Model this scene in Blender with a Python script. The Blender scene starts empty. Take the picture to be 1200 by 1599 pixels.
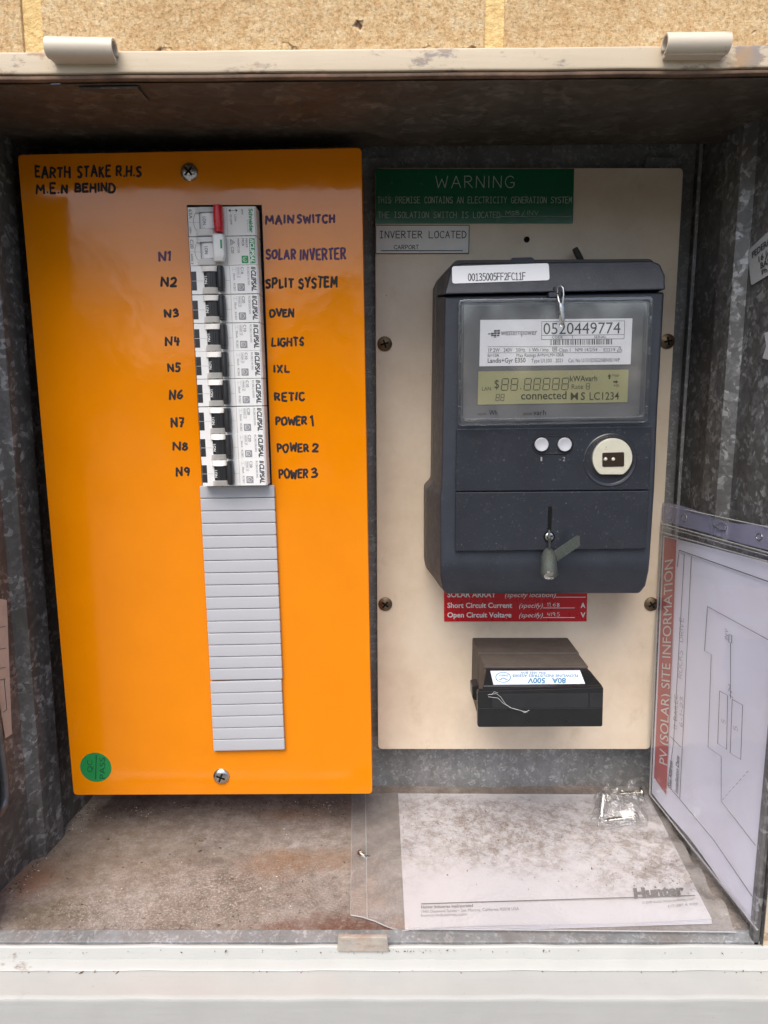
import bpy, bmesh, math, random
from mathutils import Vector, Matrix
R = math.radians
rnd = random.Random(7)
scn = bpy.context.scene
COL = scn.collection

# ------------------------------------------------------------------ camera, sky, sun, exposure
FPX, PXW, PXH = 1124.0, 1200.0, 1599.0
TILT = math.atan(179.5 / FPX)
CT, ST = math.cos(TILT), math.sin(TILT)
CAM = Vector((0.0, 0.0, 1.5))
cd = bpy.data.cameras.new('camera'); cam = bpy.data.objects.new('camera', cd); COL.objects.link(cam)
cam.location = CAM; cam.rotation_euler = (R(90) - TILT, 0, 0)
cd.sensor_fit = 'VERTICAL'; cd.sensor_height = 36.0; cd.lens = FPX / PXH * 36.0
cd.clip_start = 0.01; cd.clip_end = 500
scn.camera = cam
w = bpy.data.worlds.new('World'); scn.world = w; w.use_nodes = True
nt = w.node_tree; bg = nt.nodes['Background']
sky = nt.nodes.new('ShaderNodeTexSky'); sky.sky_type = 'NISHITA'; sky.sun_disc = False
SUN_EL, SUN_ROT = 54.0, 180.0 + 16.0
sky.sun_elevation = R(SUN_EL); sky.sun_rotation = R(SUN_ROT)
sky.air_density = 1.0; sky.dust_density = 3.0
nt.links.new(sky.outputs[0], bg.inputs[0]); bg.inputs[1].default_value = 0.15
sl = bpy.data.lights.new('sun', 'SUN'); so = bpy.data.objects.new('sun', sl); COL.objects.link(so)
sl.energy = 2.1; sl.angle = R(42); sl.color = (1.0, 0.95, 0.88)
so.location = (-1, -3, 4)
az = R(SUN_ROT)
sd = Vector((math.sin(az) * math.cos(R(SUN_EL)), math.cos(az) * math.cos(R(SUN_EL)), math.sin(R(SUN_EL))))
so.rotation_euler = sd.to_track_quat('Z', 'Y').to_euler()
vs = scn.view_settings
vs.view_transform = 'Standard'; vs.look = 'None'; vs.gamma = 1; vs.use_curve_mapping = False
vs.exposure = 0.62

# ------------------------------------------------------------------ pixel -> point helpers (photo pixels, real planes)
def ray(px, py):
    a = (px - 600.0) / FPX; b = (799.5 - py) / FPX
    return Vector((a, CT + b * ST, -ST + b * CT))
def atY(px, py, Y):
    d = ray(px, py); return CAM + d * (Y / d.y)
def atZ(px, py, z):
    d = ray(px, py); return CAM + d * (z / d.z)
def atX(px, py, X):
    d = ray(px, py); return CAM + d * (X / d.x)
def atP(px, py, p0, n):
    d = ray(px, py); return CAM + d * ((p0 - CAM).dot(n) / d.dot(n))
V = Vector

# ------------------------------------------------------------------ mesh builder
WLOC = {}
def rpoly(pts, r, seg=4):
    out = []; n = len(pts)
    for i in range(n):
        p = pts[i]; a = pts[i - 1]; b = pts[(i + 1) % n]
        rr = r[i] if isinstance(r, (list, tuple)) else r
        if rr <= 0: out.append(p.copy()); continue
        da = (a - p); db = (b - p)
        t = min(rr, da.length * .45, db.length * .45)
        p0 = p + da.normalized() * t; p1 = p + db.normalized() * t
        for k in range(seg + 1):
            u = k / seg
            out.append(p0 * (1 - u) ** 2 + p * 2 * u * (1 - u) + p1 * u * u)
    return out

class MB:
    def __init__(s): s.bm = bmesh.new()
    def v(s, p): return s.bm.verts.new(p)
    def poly(s, pts):
        return s.bm.faces.new([s.v(p) for p in pts])
    def loft(s, rings, cap0=True, cap1=True):
        vr = [[s.v(p) for p in r] for r in rings]; n = len(vr[0])
        for a, b in zip(vr, vr[1:]):
            for i in range(n):
                j = (i + 1) % n
                try: s.bm.faces.new([a[i], a[j], b[j], b[i]])
                except ValueError: pass
        if cap0: s.bm.faces.new(vr[0])
        if cap1: s.bm.faces.new(list(reversed(vr[-1])))
    def prism(s, pts, off):
        s.loft([pts, [p + V(off) for p in pts]])
    def box(s, lo, hi):
        x0, y0, z0 = lo; x1, y1, z1 = hi
        s.loft([[V((x0, y0, z0)), V((x1, y0, z0)), V((x1, y0, z1)), V((x0, y0, z1))],
                [V((x0, y1, z0)), V((x1, y1, z0)), V((x1, y1, z1)), V((x0, y1, z1))]])
    def grid(s, f, nu, nv):
        g = [[s.v(f(i / nu, j / nv)) for j in range(nv + 1)] for i in range(nu + 1)]
        for i in range(nu):
            for j in range(nv): s.bm.faces.new([g[i][j], g[i + 1][j], g[i + 1][j + 1], g[i][j + 1]])
    def tube(s, path, r, n=8, cap=True):
        path = [V(p) for p in path]; rings = []; m = len(path)
        t0 = (path[1] - path[0]).normalized()
        u = t0.orthogonal().normalized()
        for i in range(m):
            t = (path[min(i + 1, m - 1)] - path[max(i - 1, 0)]).normalized()
            u = (u - t * u.dot(t)).normalized(); b = t.cross(u)
            rr = r[i] if isinstance(r, (list, tuple)) else r
            rings.append([path[i] + (u * math.cos(2 * math.pi * k / n) + b * math.sin(2 * math.pi * k / n)) * rr for k in range(n)])
        s.loft(rings, cap, cap)
    def cyl(s, p0, p1, r0, r1=None, n=24):
        s.tube([p0, p1], [r0, r0 if r1 is None else r1], n)
    def lathe(s, c, axis, prof, n=24):
        axis = V(axis).normalized(); u = axis.orthogonal().normalized(); b = axis.cross(u)
        s.loft([[V(c) + axis * h + (u * math.cos(2 * math.pi * k / n) + b * math.sin(2 * math.pi * k / n)) * max(r, 1e-5) for k in range(n)] for r, h in prof])
    def build(s, name, mat, parent=None, bevel=0, seg=2, ang=30, local=False, origin=None, smooth=True):
        bm = s.bm
        bmesh.ops.remove_doubles(bm, verts=bm.verts, dist=1e-7)
        bmesh.ops.recalc_face_normals(bm, faces=bm.faces)
        if bevel:
            es = [e for e in bm.edges if len(e.link_faces) == 2 and e.calc_face_angle(0) > R(ang)]
            bmesh.ops.bevel(bm, geom=es, offset=bevel, segments=seg, profile=.5, affect='EDGES', clamp_overlap=True)
        if parent is not None and not local: off = WLOC[parent.name]
        elif local: off = V((0, 0, 0))
        else:
            if origin is None:
                xs = [v.co for v in bm.verts]
                origin = V(((min(p.x for p in xs) + max(p.x for p in xs)) / 2, (min(p.y for p in xs) + max(p.y for p in xs)) / 2, min(p.z for p in xs)))
            off = V(origin)
        for v in bm.verts: v.co -= off
        me = bpy.data.meshes.new(name); bm.to_mesh(me); bm.free()
        if smooth:
            me.polygons.foreach_set('use_smooth', [True] * len(me.polygons))
            me.set_sharp_from_angle(angle=R(38))
        o = bpy.data.objects.new(name, me); COL.objects.link(o)
        if mat: me.materials.append(mat)
        if bevel and smooth:
            wn = o.modifiers.new('weighted normals', 'WEIGHTED_NORMAL'); wn.keep_sharp = True; wn.weight = 80
        if parent is not None: o.parent = parent
        else: o.location = off
        WLOC[o.name] = off
        return o

def thing(name, label, cat, loc, group=None, rot=None):
    o = bpy.data.objects.new(name, None); COL.objects.link(o)
    o.location = loc; o.empty_display_size = .01
    if rot: o.rotation_euler = rot
    o['label'] = label; o['category'] = cat
    if group: o['group'] = group
    WLOC[o.name] = V(loc); return o
def tag(o, label, cat, group=None, kind=None):
    if label: o['label'] = label
    if cat: o['category'] = cat
    if group: o['group'] = group
    if kind: o['kind'] = kind
    return o
def dup(root, loc, label, rot=None):
    r = root.copy(); COL.objects.link(r); r.location = loc; r['label'] = label
    if rot: r.rotation_euler = rot
    def rec(a, b):
        for ch in list(a.children):
            if ch is b: continue
            c = ch.copy(); COL.objects.link(c); c.parent = b; rec(ch, c)
    rec(root, r); WLOC[r.name] = V(loc); return r

# ------------------------------------------------------------------ materials
def nodes(m):
    m.use_nodes = True; t = m.node_tree
    return t, t.nodes, t.links, t.nodes['Principled BSDF']
def ramp(N, L, fac, stops):
    r = N.new('ShaderNodeValToRGB')
    el = r.color_ramp.elements
    while len(el) < len(stops): el.new(.5)
    for e, (p, c) in zip(el, stops):
        e.position = p; e.color = (*c, 1) if len(c) == 3 else c
    L.new(fac, r.inputs[0]); return r.outputs[0]
def noise(N, L, co, scale, detail=4, rough=.6, stretch=None, dist=0):
    n = N.new('ShaderNodeTexNoise'); n.inputs['Scale'].default_value = scale
    n.inputs['Detail'].default_value = detail; n.inputs['Roughness'].default_value = rough
    n.inputs['Distortion'].default_value = dist
    if stretch:
        mp = N.new('ShaderNodeMapping'); mp.inputs['Scale'].default_value = stretch
        L.new(co, mp.inputs[0]); co = mp.outputs[0]
    L.new(co, n.inputs['Vector']); return n.outputs['Fac']
def voro(N, L, co, scale, out='Color', feature='F1', rand=1):
    n = N.new('ShaderNodeTexVoronoi'); n.inputs['Scale'].default_value = scale; n.feature = feature
    n.inputs['Randomness'].default_value = rand
    L.new(co, n.inputs['Vector']); return n.outputs[out]
def mix(N, L, fac, a, b, mode='MIX'):
    n = N.new('ShaderNodeMix'); n.data_type = 'RGBA'; n.blend_type = mode
    def put(sock, v):
        if hasattr(v, 'is_output') or isinstance(v, bpy.types.NodeSocket): L.new(v, sock)
        elif isinstance(v, (int, float)): sock.default_value = v
        else: sock.default_value = (*v, 1) if len(v) == 3 else v
    put(n.inputs[0], fac); put(n.inputs[6], a); put(n.inputs[7], b)
    return n.outputs[2]
def bump(N, L, b, h, strength, dist=.001):
    n = N.new('ShaderNodeBump'); n.inputs['Strength'].default_value = strength; n.inputs['Distance'].default_value = dist
    L.new(h, n.inputs['Height']); L.new(n.outputs[0], b.inputs['Normal']); return n
def blob(N, L, co, c, r, edge=.35, nscale=60, namp=.6):
    a = N.new('ShaderNodeVectorMath'); a.operation = 'SUBTRACT'; L.new(co, a.inputs[0]); a.inputs[1].default_value = c
    d = N.new('ShaderNodeVectorMath'); d.operation = 'DIVIDE'; L.new(a.outputs[0], d.inputs[0]); d.inputs[1].default_value = r
    l = N.new('ShaderNodeVectorMath'); l.operation = 'LENGTH'; L.new(d.outputs[0], l.inputs[0])
    m = N.new('ShaderNodeMath'); m.operation = 'MULTIPLY_ADD'; L.new(noise(N, L, co, nscale, 6, .7), m.inputs[0]); m.inputs[1].default_value = namp * 2; L.new(l.outputs['Value'], m.inputs[2])
    return ramp(N, L, m.outputs[0], [(min(.99, (1 - edge + namp) * .5), (1, 1, 1)), (min(1, (1 + edge + namp) * .5), (0, 0, 0))]) if False else _half(N, L, m.outputs[0], 1 - edge + namp, 1 + edge + namp)
def _half(N, L, v, a, b):
    m = N.new('ShaderNodeMapRange'); m.inputs['From Min'].default_value = a; m.inputs['From Max'].default_value = b
    m.inputs['To Min'].default_value = 1; m.inputs['To Max'].default_value = 0; L.new(v, m.inputs['Value']); return m.outputs[0]
def scaled(N, L, v, k):
    m = N.new('ShaderNodeMath'); m.operation = 'MULTIPLY'; m.inputs[1].default_value = k; L.new(v, m.inputs[0]); return m.outputs[0]
def co_of(N): return N.new('ShaderNodeTexCoord').outputs['Object']

def plain(name, col, rough=.5, metal=0, var=.06, scale=60, bmp=.05, bscale=600, coat=0, dust=0, dustcol=(.35, .32, .28)):
    m = bpy.data.materials.new(name); t, N, L, b = nodes(m); co = co_of(N)
    lo = tuple(max(0, c * (1 - var)) for c in col); hi = tuple(min(1, c * (1 + var)) for c in col)
    c = ramp(N, L, noise(N, L, co, scale), [(.3, lo), (.7, hi)])
    if dust:
        d = ramp(N, L, noise(N, L, co, 620, 3, .75), [(.64, (0, 0, 0)), (.72, (dust,) * 3)])
        c = mix(N, L, d, c, dustcol)
    L.new(c, b.inputs['Base Color'])
    rr = ramp(N, L, noise(N, L, co, scale * 2.3), [(.3, (max(0, rough - .07),) * 3), (.7, (min(1, rough + .07),) * 3)])
    L.new(rr, b.inputs['Roughness'])
    b.inputs['Metallic'].default_value = metal
    if coat: b.inputs['Coat Weight'].default_value = coat; b.inputs['Coat Roughness'].default_value = .08
    if bmp: bump(N, L, b, noise(N, L, co, bscale, 3), bmp, .0006)
    return m

def zinc(name, a, b_, metal=.55, rough=.45, dirt=.35, dirtcol=(.10, .085, .07), sc=110):
    m = bpy.data.materials.new(name); t, N, L, b = nodes(m); co = co_of(N)
    nz = N.new('ShaderNodeTexNoise'); nz.inputs['Scale'].default_value = 60; L.new(co, nz.inputs['Vector'])
    wv = N.new('ShaderNodeVectorMath'); wv.operation = 'MULTIPLY_ADD'
    L.new(nz.outputs['Color'], wv.inputs[0]); wv.inputs[1].default_value = (1.1 / sc,) * 3; L.new(co, wv.inputs[2])
    cw = wv.outputs[0]
    sp = N.new('ShaderNodeSeparateColor'); L.new(voro(N, L, cw, sc), sp.inputs[0])
    sp2 = N.new('ShaderNodeSeparateColor'); L.new(voro(N, L, cw, sc * 2.7), sp2.inputs[0])
    f = N.new('ShaderNodeMath'); f.operation = 'MULTIPLY'; L.new(sp.outputs[0], f.inputs[0]); L.new(sp2.outputs[1], f.inputs[1])
    c = ramp(N, L, f.outputs[0], [(0, a), (.25, tuple(x * .85 + y * .15 for x, y in zip(a, b_))), (.45, tuple(x * .65 + y * .35 for x, y in zip(a, b_))), (.75, b_)])
    sm = ramp(N, L, noise(N, L, co, 26, 7, .7, (1, 1, .16), .3), [(.3, (.58, .56, .53)), (.7, (1.2, 1.2, 1.2))])
    c = mix(N, L, 1, c, sm, 'MULTIPLY')
    d = ramp(N, L, noise(N, L, co, 14, 6, .7), [(.42, (0, 0, 0)), (.62, (dirt,) * 3)])
    c = mix(N, L, d, c, dirtcol)
    L.new(c, b.inputs['Base Color']); b.inputs['Metallic'].default_value = metal
    rr = ramp(N, L, sp.outputs[1], [(0, (rough - .1,) * 3), (1, (rough + .2,) * 3)]); L.new(rr, b.inputs['Roughness'])
    bump(N, L, b, f.outputs[0], .15, .0004)
    return m

def clear(name, tint=(.9, .9, .9), haze=.05, hazecol=(.6, .6, .6), gloss=1.0, rough=.04, bscale=20, bmp=.2):
    m = bpy.data.materials.new(name); m.use_nodes = True; t = m.node_tree; N, L = t.nodes, t.links
    N.remove(N['Principled BSDF']); out = N['Material Output']; co = co_of(N)
    tr = N.new('ShaderNodeBsdfTransparent'); tr.inputs[0].default_value = (*tint, 1)
    gl = N.new('ShaderNodeBsdfGlossy'); gl.inputs['Roughness'].default_value = rough
    df = N.new('ShaderNodeBsdfDiffuse'); df.inputs[0].default_value = (*hazecol, 1)
    fr = N.new('ShaderNodeLayerWeight'); fr.inputs[0].default_value = .5
    bm_ = N.new('ShaderNodeBump'); bm_.inputs['Strength'].default_value = bmp; bm_.inputs['Distance'].default_value = .002
    L.new(noise(N, L, co, bscale, 3), bm_.inputs['Height'])
    L.new(bm_.outputs[0], gl.inputs['Normal']); L.new(bm_.outputs[0], fr.inputs['Normal'])
    m1 = N.new('ShaderNodeMixShader'); m1.inputs[0].default_value = haze
    L.new(tr.outputs[0], m1.inputs[1]); L.new(df.outputs[0], m1.inputs[2])
    pw = N.new('ShaderNodeMath'); pw.operation = 'POWER'; pw.inputs[1].default_value = 4.5; L.new(fr.outputs[1], pw.inputs[0])
    mu = N.new('ShaderNodeMath'); mu.operation = 'MULTIPLY_ADD'; mu.inputs[1].default_value = .75 * min(1, gloss); mu.inputs[2].default_value = .035 * gloss; L.new(pw.outputs[0], mu.inputs[0])
    m2 = N.new('ShaderNodeMixShader'); L.new(mu.outputs[0], m2.inputs[0]); L.new(m1.outputs[0], m2.inputs[1]); L.new(gl.outputs[0], m2.inputs[2])
    L.new(m2.outputs[0], out.inputs[0]); return m

def mat_brick():
    m = bpy.data.materials.new('cream brick'); t, N, L, b = nodes(m); co = co_of(N)
    c = ramp(N, L, noise(N, L, co, 150, 9, .85), [(.28, (.46, .24, .10)), (.40, (.76, .49, .23)), (.52, (.90, .665, .375)), (.66, (.95, .82, .57))])
    big = ramp(N, L, noise(N, L, co, 16, 4, .6), [(.35, (.90, .82, .72)), (.5, (1, .97, .93)), (.65, (1.06, 1.06, 1.04))])
    c = mix(N, L, 1, c, big, 'MULTIPLY')
    gr = ramp(N, L, noise(N, L, co, 520, 4, .8), [(.32, (.60, .52, .44)), (.52, (1.08, 1.08, 1.08))])
    c = mix(N, L, 1, c, gr, 'MULTIPLY')
    pv = noise(N, L, co, 62, 3, .6)
    pit = ramp(N, L, pv, [(.295, (1, 1, 1)), (.325, (0, 0, 0))])
    c = mix(N, L, pit, c, (.13, .06, .03))
    L.new(c, b.inputs['Base Color']); b.inputs['Roughness'].default_value = .9
    h = N.new('ShaderNodeMath'); h.operation = 'MULTIPLY_ADD'; h.inputs[1].default_value = 1.0
    L.new(noise(N, L, co, 190, 9, .8), h.inputs[0]); L.new(ramp(N, L, pv, [(.28, (0, 0, 0)), (.36, (1, 1, 1))]), h.inputs[2])
    bump(N, L, b, h.outputs[0], 1.0, .004); return m
def mat_mortar():
    m = bpy.data.materials.new('sandy mortar'); t, N, L, b = nodes(m); co = co_of(N)
    c = ramp(N, L, noise(N, L, co, 300, 6, .7), [(.3, (.52, .34, .13)), (.7, (.82, .60, .28))])
    L.new(c, b.inputs['Base Color']); b.inputs['Roughness'].default_value = .95
    bump(N, L, b, noise(N, L, co, 500, 4), .6, .002); return m
def mat_paint(name, col, chip, chipcol=(.22, .2, .19), rust=(.22, .10, .05), lo=.56, hi=.6, rough=.45, streak=.4):
    m = bpy.data.materials.new(name); t, N, L, b = nodes(m); co = co_of(N)
    base = ramp(N, L, noise(N, L, co, 40, 5), [(.3, tuple(c * .93 for c in col)), (.7, col)])
    sp = ramp(N, L, noise(N, L, co, 420, 2), [(.70, (0, 0, 0)), (.76, (.5, .5, .5))])
    base = mix(N, L, sp, base, tuple(c * .7 for c in col))
    n1 = noise(N, L, co, 22, 8, .72, (.6, 1, 1.3))
    f = ramp(N, L, n1, [(lo, (0, 0, 0)), (hi, (chip,) * 3)])
    cc = ramp(N, L, noise(N, L, co, 90, 3), [(.4, chipcol), (.6, rust)])
    c = mix(N, L, f, base, cc)
    L.new(c, b.inputs['Base Color']); b.inputs['Roughness'].default_value = rough
    h = noise(N, L, co, 160, 4, .6, (.12, 1, 1)); bump(N, L, b, h, streak, .0012); return m
def mat_floor():
    m = bpy.data.materials.new('dusty zinc floor'); t, N, L, b = nodes(m); co = co_of(N)
    o0 = V((0, .48, -.326 + 1.5))
    def P(x, y): return tuple(atZ(x, y, -.326) - o0)
    c = ramp(N, L, noise(N, L, co, 13, 9, .75, None, .4), [(.30, (.17, .13, .102)), (.45, (.25, .207, .175)), (.58, (.315, .276, .248)), (.72, (.40, .358, .33))])
    fine = ramp(N, L, noise(N, L, co, 620, 3, .8), [(.3, (.76, .74, .72)), (.62, (1.1, 1.1, 1.1))])
    c = mix(N, L, 1, c, fine, 'MULTIPLY')
    mott = ramp(N, L, noise(N, L, co, 95, 5, .7), [(.36, (.66, .64, .62)), (.6, (1.08, 1.08, 1.08))])
    c = mix(N, L, 1, c, mott, 'MULTIPLY')
    for px, py, rx, ry, col, k in ((428, 1346, .020, .016, (.25, .13, .06), .6), (505, 1341, .034, .011, (.25, .135, .065), .55), (55, 1370, .013, .018, (.28, .12, .065), .7),
                                   (480, 1450, .035, .006, (.25, .15, .11), .5), (85, 1425, .024, .012, (.075, .06, .03), .7), (330, 1300, .12, .012, (.11, .08, .062), .45),
                                   (150, 1330, .06, .04, (.20, .14, .085), .5), (455, 1273, .02, .006, (.24, .13, .06), .6), (575, 1450, .05, .012, (.12, .045, .025), .9)):
        c = mix(N, L, mix(N, L, 1, scaled(N, L, blob(N, L, co, P(px, py), (rx, ry, 1), .5, 70, 1.1), k), ramp(N, L, noise(N, L, co, 240, 5, .75), [(.36, (.35, .35, .35)), (.56, (1, 1, 1))]), 'MULTIPLY'), c, col)
    wh = ramp(N, L, noise(N, L, co, 640, 4, .8), [(.50, (0, 0, 0)), (.66, (1, 1, 1))])
    for px, py, rx, ry in ((310, 1395, .035, .018), (165, 1420, .03, .015), (420, 1390, .09, .03), (260, 1440, .05, .01)):
        f = mix(N, L, 1, wh, blob(N, L, co, P(px, py), (rx, ry, 1), .7, 60, .9), 'MULTIPLY')
        c = mix(N, L, scaled(N, L, f, .6), c, (.50, .45, .41))
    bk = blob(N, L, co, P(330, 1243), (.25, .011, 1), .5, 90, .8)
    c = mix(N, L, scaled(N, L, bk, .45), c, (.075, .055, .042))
    dk = ramp(N, L, noise(N, L, co, 170, 3, .7), [(.24, (.8, .8, .8)), (.33, (0, 0, 0))])
    c = mix(N, L, dk, c, (.07, .05, .04))
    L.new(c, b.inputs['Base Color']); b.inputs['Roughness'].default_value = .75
    bump(N, L, b, noise(N, L, co, 300, 6, .75), .7, .0014); return m
def mat_board():
    m = bpy.data.materials.new('aged beige board'); t, N, L, b = nodes(m); co = co_of(N)
    c = ramp(N, L, noise(N, L, co, 13, 8, .72), [(.3, (.57, .465, .345)), (.5, (.665, .56, .43)), (.72, (.73, .64, .515))])
    sp = ramp(N, L, noise(N, L, co, 120, 4, .7, (1, 1, .5)), [(.70, (0, 0, 0)), (.76, (.5, .5, .5))])
    c = mix(N, L, sp, c, (.72, .66, .56))
    dk = ramp(N, L, noise(N, L, co, 150, 4, .7), [(.26, (.7, .7, .7)), (.32, (0, 0, 0))])
    c = mix(N, L, dk, c, (.25, .16, .09))
    gm = ramp(N, L, noise(N, L, co, 34, 7, .75, (1, 1, .6)), [(.58, (0, 0, 0)), (.72, (.4, .4, .4))])
    c = mix(N, L, gm, c, (.42, .33, .23))
    L.new(c, b.inputs['Base Color']); b.inputs['Roughness'].default_value = .38
    bump(N, L, b, noise(N, L, co, 60, 4), .05, .001); return m
def mat_orange():
    m = bpy.data.materials.new('orange powder coat'); t, N, L, b = nodes(m); co = co_of(N)
    c = ramp(N, L, noise(N, L, co, 30, 3), [(.3, (.72, .214, .0005)), (.7, (.76, .228, .0008))])
    ds = ramp(N, L, noise(N, L, co, 800, 2, .6), [(.73, (0, 0, 0)), (.80, (.25, .25, .25))])
    c = mix(N, L, ds, c, (.6, .42, .25))
    L.new(c, b.inputs['Base Color']); L.new(ramp(N, L, noise(N, L, co, 26, 6, .75, (1, 1, .6)), [(.4, (.06, .06, .06)), (.75, (.17, .17, .17))]), b.inputs['Roughness'])
    b.inputs['IOR'].default_value = 1.5
    add = N.new('ShaderNodeMath'); add.operation = 'MULTIPLY_ADD'
    L.new(noise(N, L, co, 420, 2), add.inputs[0]); add.inputs[1].default_value = .10
    L.new(noise(N, L, co, 45, 2), add.inputs[2])
    bump(N, L, b, add.outputs[0], .16, .0012); return m
def mat_booklet():
    m = bpy.data.materials.new('dusty paper'); t, N, L, b = nodes(m); co = co_of(N)
    o0 = V((.1, .48, -.326 + .0015 + 1.5))
    def P(x, y): return tuple(atZ(x, y, -.323) - o0)
    fine = ramp(N, L, noise(N, L, co, 110, 9, .88, None, .25), [(.44, (.04, .04, .04)), (.60, (1, 1, 1))])
    c = ramp(N, L, noise(N, L, co, 18, 4), [(.3, (.78, .77, .82)), (.7, (.86, .85, .90))])
    for px, py, rx, ry, k in ((760, 1290, .050, .030, .95), (690, 1262, .03, .014, .8), (860, 1300, .05, .022, .85), (930, 1262, .06, .012, .75), (1000, 1315, .028, .026, .85), (1030, 1360, .022, .014, .8),
                              (960, 1375, .02, .012, .7), (840, 1345, .02, .012, .6), (640, 1300, .014, .04, .5), (1060, 1345, .02, .03, .7), (720, 1330, .04, .012, .55)):
        f = mix(N, L, 1, fine, blob(N, L, co, P(px, py), (rx * 1.1, ry * 1.1, 1), .8, 40, 1.2), 'MULTIPLY')
        c = mix(N, L, scaled(N, L, f, k), c, (.215, .145, .10))
    L.new(c, b.inputs['Base Color']); b.inputs['Roughness'].default_value = .6
    return m
def mat_lcd():
    m = bpy.data.materials.new('lcd glass'); t, N, L, b = nodes(m); co = co_of(N)
    c = ramp(N, L, noise(N, L, co, 14, 2), [(.3, (.275, .265, .135)), (.7, (.35, .335, .175))])
    L.new(c, b.inputs['Base Color']); b.inputs['Roughness'].default_value = .35; return m

M = {}
M['brick'] = mat_brick(); M['mortar'] = mat_mortar()
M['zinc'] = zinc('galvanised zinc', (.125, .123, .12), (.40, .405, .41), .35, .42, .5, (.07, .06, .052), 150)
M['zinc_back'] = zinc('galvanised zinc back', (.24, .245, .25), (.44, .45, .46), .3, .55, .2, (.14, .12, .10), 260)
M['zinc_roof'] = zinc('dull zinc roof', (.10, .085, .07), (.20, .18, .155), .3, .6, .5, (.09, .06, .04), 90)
M['zinc_lip'] = zinc('floor lip zinc', (.25, .26, .27), (.42, .43, .44), .3, .55, .45, (.2, .16, .13), 300)
M['floor'] = mat_floor()
M['cream'] = mat_paint('worn cream paint', (.54, .45, .325), .85, (.21, .185, .175), (.34, .21, .11), .535, .575, .45, .14)
M['knuckle'] = mat_paint('cream hinge paint', (.60, .53, .43), .8, (.22, .19, .17), (.3, .2, .13), .56, .60, .45, .15)
M['rustlip'] = plain('rusty under edge', (.15, .092, .06), .75, 0, .4, 90, .3)
M['sill'] = mat_paint('pale sill paint', (.455, .455, .43), .8, (.2, .15, .12), (.25, .13, .08), .64, .68, .38, .15)
M['sill2'] = mat_paint('pale sill paint front', (.43, .43, .41), .6, (.35, .34, .33), (.30, .24, .2), .68, .71, .34, .18)
M['tabpaint'] = mat_paint('chipped cream paint', (.42, .37, .31), .9, (.30, .28, .26), (.30, .20, .15), .46, .54)
M['orange'] = mat_orange()
M['steel'] = plain('bright steel', (.62, .60, .57), .25, 1, .1, 200)
M['brass'] = plain('dull bronze screw', (.16, .115, .07), .45, .8, .2, 300)
M['dark'] = plain('dark gap', (.012, .012, .012), .8, 0, 0, 50, 0)
M['dark'].node_tree.nodes['Principled BSDF'].inputs['Specular IOR Level'].default_value = 0
M['marker'] = plain('black marker ink', (.008, .007, .009), .65, 0, 0, 50, 0)
M['sheen_ink'] = plain('black ink with painted sheen', (.085, .036, .105), .6, 0, 0, 50, 0)  # black marker with the reflected sheen put into its colour
M['green_stick'] = plain('green sticker', (.012, .21, .055), .4)
M['darkgreen'] = plain('dark green print', (.004, .07, .02), .5, 0, 0, 50, 0)
M['switch_white'] = plain('white switch plastic', (.74, .735, .72), .32, 0, .02, 60, .02)
M['switch_cream'] = plain('off white switch plastic', (.70, .675, .64), .32, 0, .02, 60, .02)
M['switch_black'] = plain('black switch plastic', (.022, .023, .025), .35, 0, .1, 60, .05)
M['red_plastic'] = plain('red toggle plastic', (.55, .012, .018), .28, 0, .04, 60, .02)
M['green_print'] = plain('green print', (.02, .27, .08), .45, 0, 0, 50, 0)
M['print'] = plain('dark print', (.04, .04, .045), .5, 0, 0, 50, 0)
M['greyprint'] = plain('grey print', (.25, .25, .26), .5, 0, 0, 50, 0)
M['white_print'] = plain('white print', (.75, .76, .74), .5, 0, 0, 50, 0)
M['dim_print'] = plain('engraved pale print', (.36, .42, .36), .6, 0, 0, 50, 0)
M['blank'] = plain('grey blank plastic', (.43, .435, .46), .38, 0, .02, 40, .02)
M['board'] = mat_board()
M['greenlabel'] = plain('green engraved plastic', (.004, .105, .045), .22, 0, .03, 40, .03)
M['whitelabel'] = plain('white label', (.70, .69, .67), .4, 0, .08, 40, .02)
M['redlabel'] = plain('red label', (.50, .004, .012), .3, 0, .03, 40, .02)
M['meter'] = plain('slate grey meter plastic', (.0235, .0275, .0385), .46, 0, .15, 60, .35, 1400, 0, .22)
M['meter_smooth'] = plain('smooth slate plastic', (.0225, .0255, .0335), .24, 0, .12, 40, .03, 500, 0, .40)
M['meter_base'] = plain('dusty brown grey plastic', (.085, .074, .064), .55, 0, .12, 50, .3, 1400)
M['plate'] = plain('inner grey plate', (.12, .12, .125), .4, 0, .05, 40, .02)
M['paper'] = plain('white label paper', (.78, .78, .80), .45, 0, .01, 40, 0)
M['lcd'] = mat_lcd()
M['lcdink'] = plain('lcd segments', (.035, .033, .012), .5, 0, 0, 50, 0)
M['pane'] = clear('clear polycarbonate', (.96, .965, .97), .015, (.5, .5, .52), 2.6, .07, 4, .03)
M['rim'] = clear('clear polycarbonate rim', (.86, .88, .90), .035, (.42, .43, .46), 3.0, .04, 30, .2)
M['port_glass'] = plain('dark infrared glass', (.03, .02, .014), .15, 0, .1, 60, 0)
M['button'] = plain('pale grey button', (.42, .43, .46), .35, 0, .03, 40, 0)
M['nickel'] = plain('satin nickel', (.70, .67, .54), .34, .4, .06, 200, .03)
M['seal'] = plain('grey green lead seal', (.052, .061, .053), .6, .2, .35, 900, .6, 1500)
M['wire'] = plain('seal wire', (.5, .5, .48), .35, 1, .1, 500)
M['fuse_base'] = plain('dusty brown fuse base', (.078, .063, .052), .7, 0, .15, 70, .3, 900, 0, .6, (.3, .26, .21))
M['fuse'] = plain('black bakelite', (.014, .014, .015), .33, 0, .1, 50, .05, 500, 0, .06)
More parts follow.
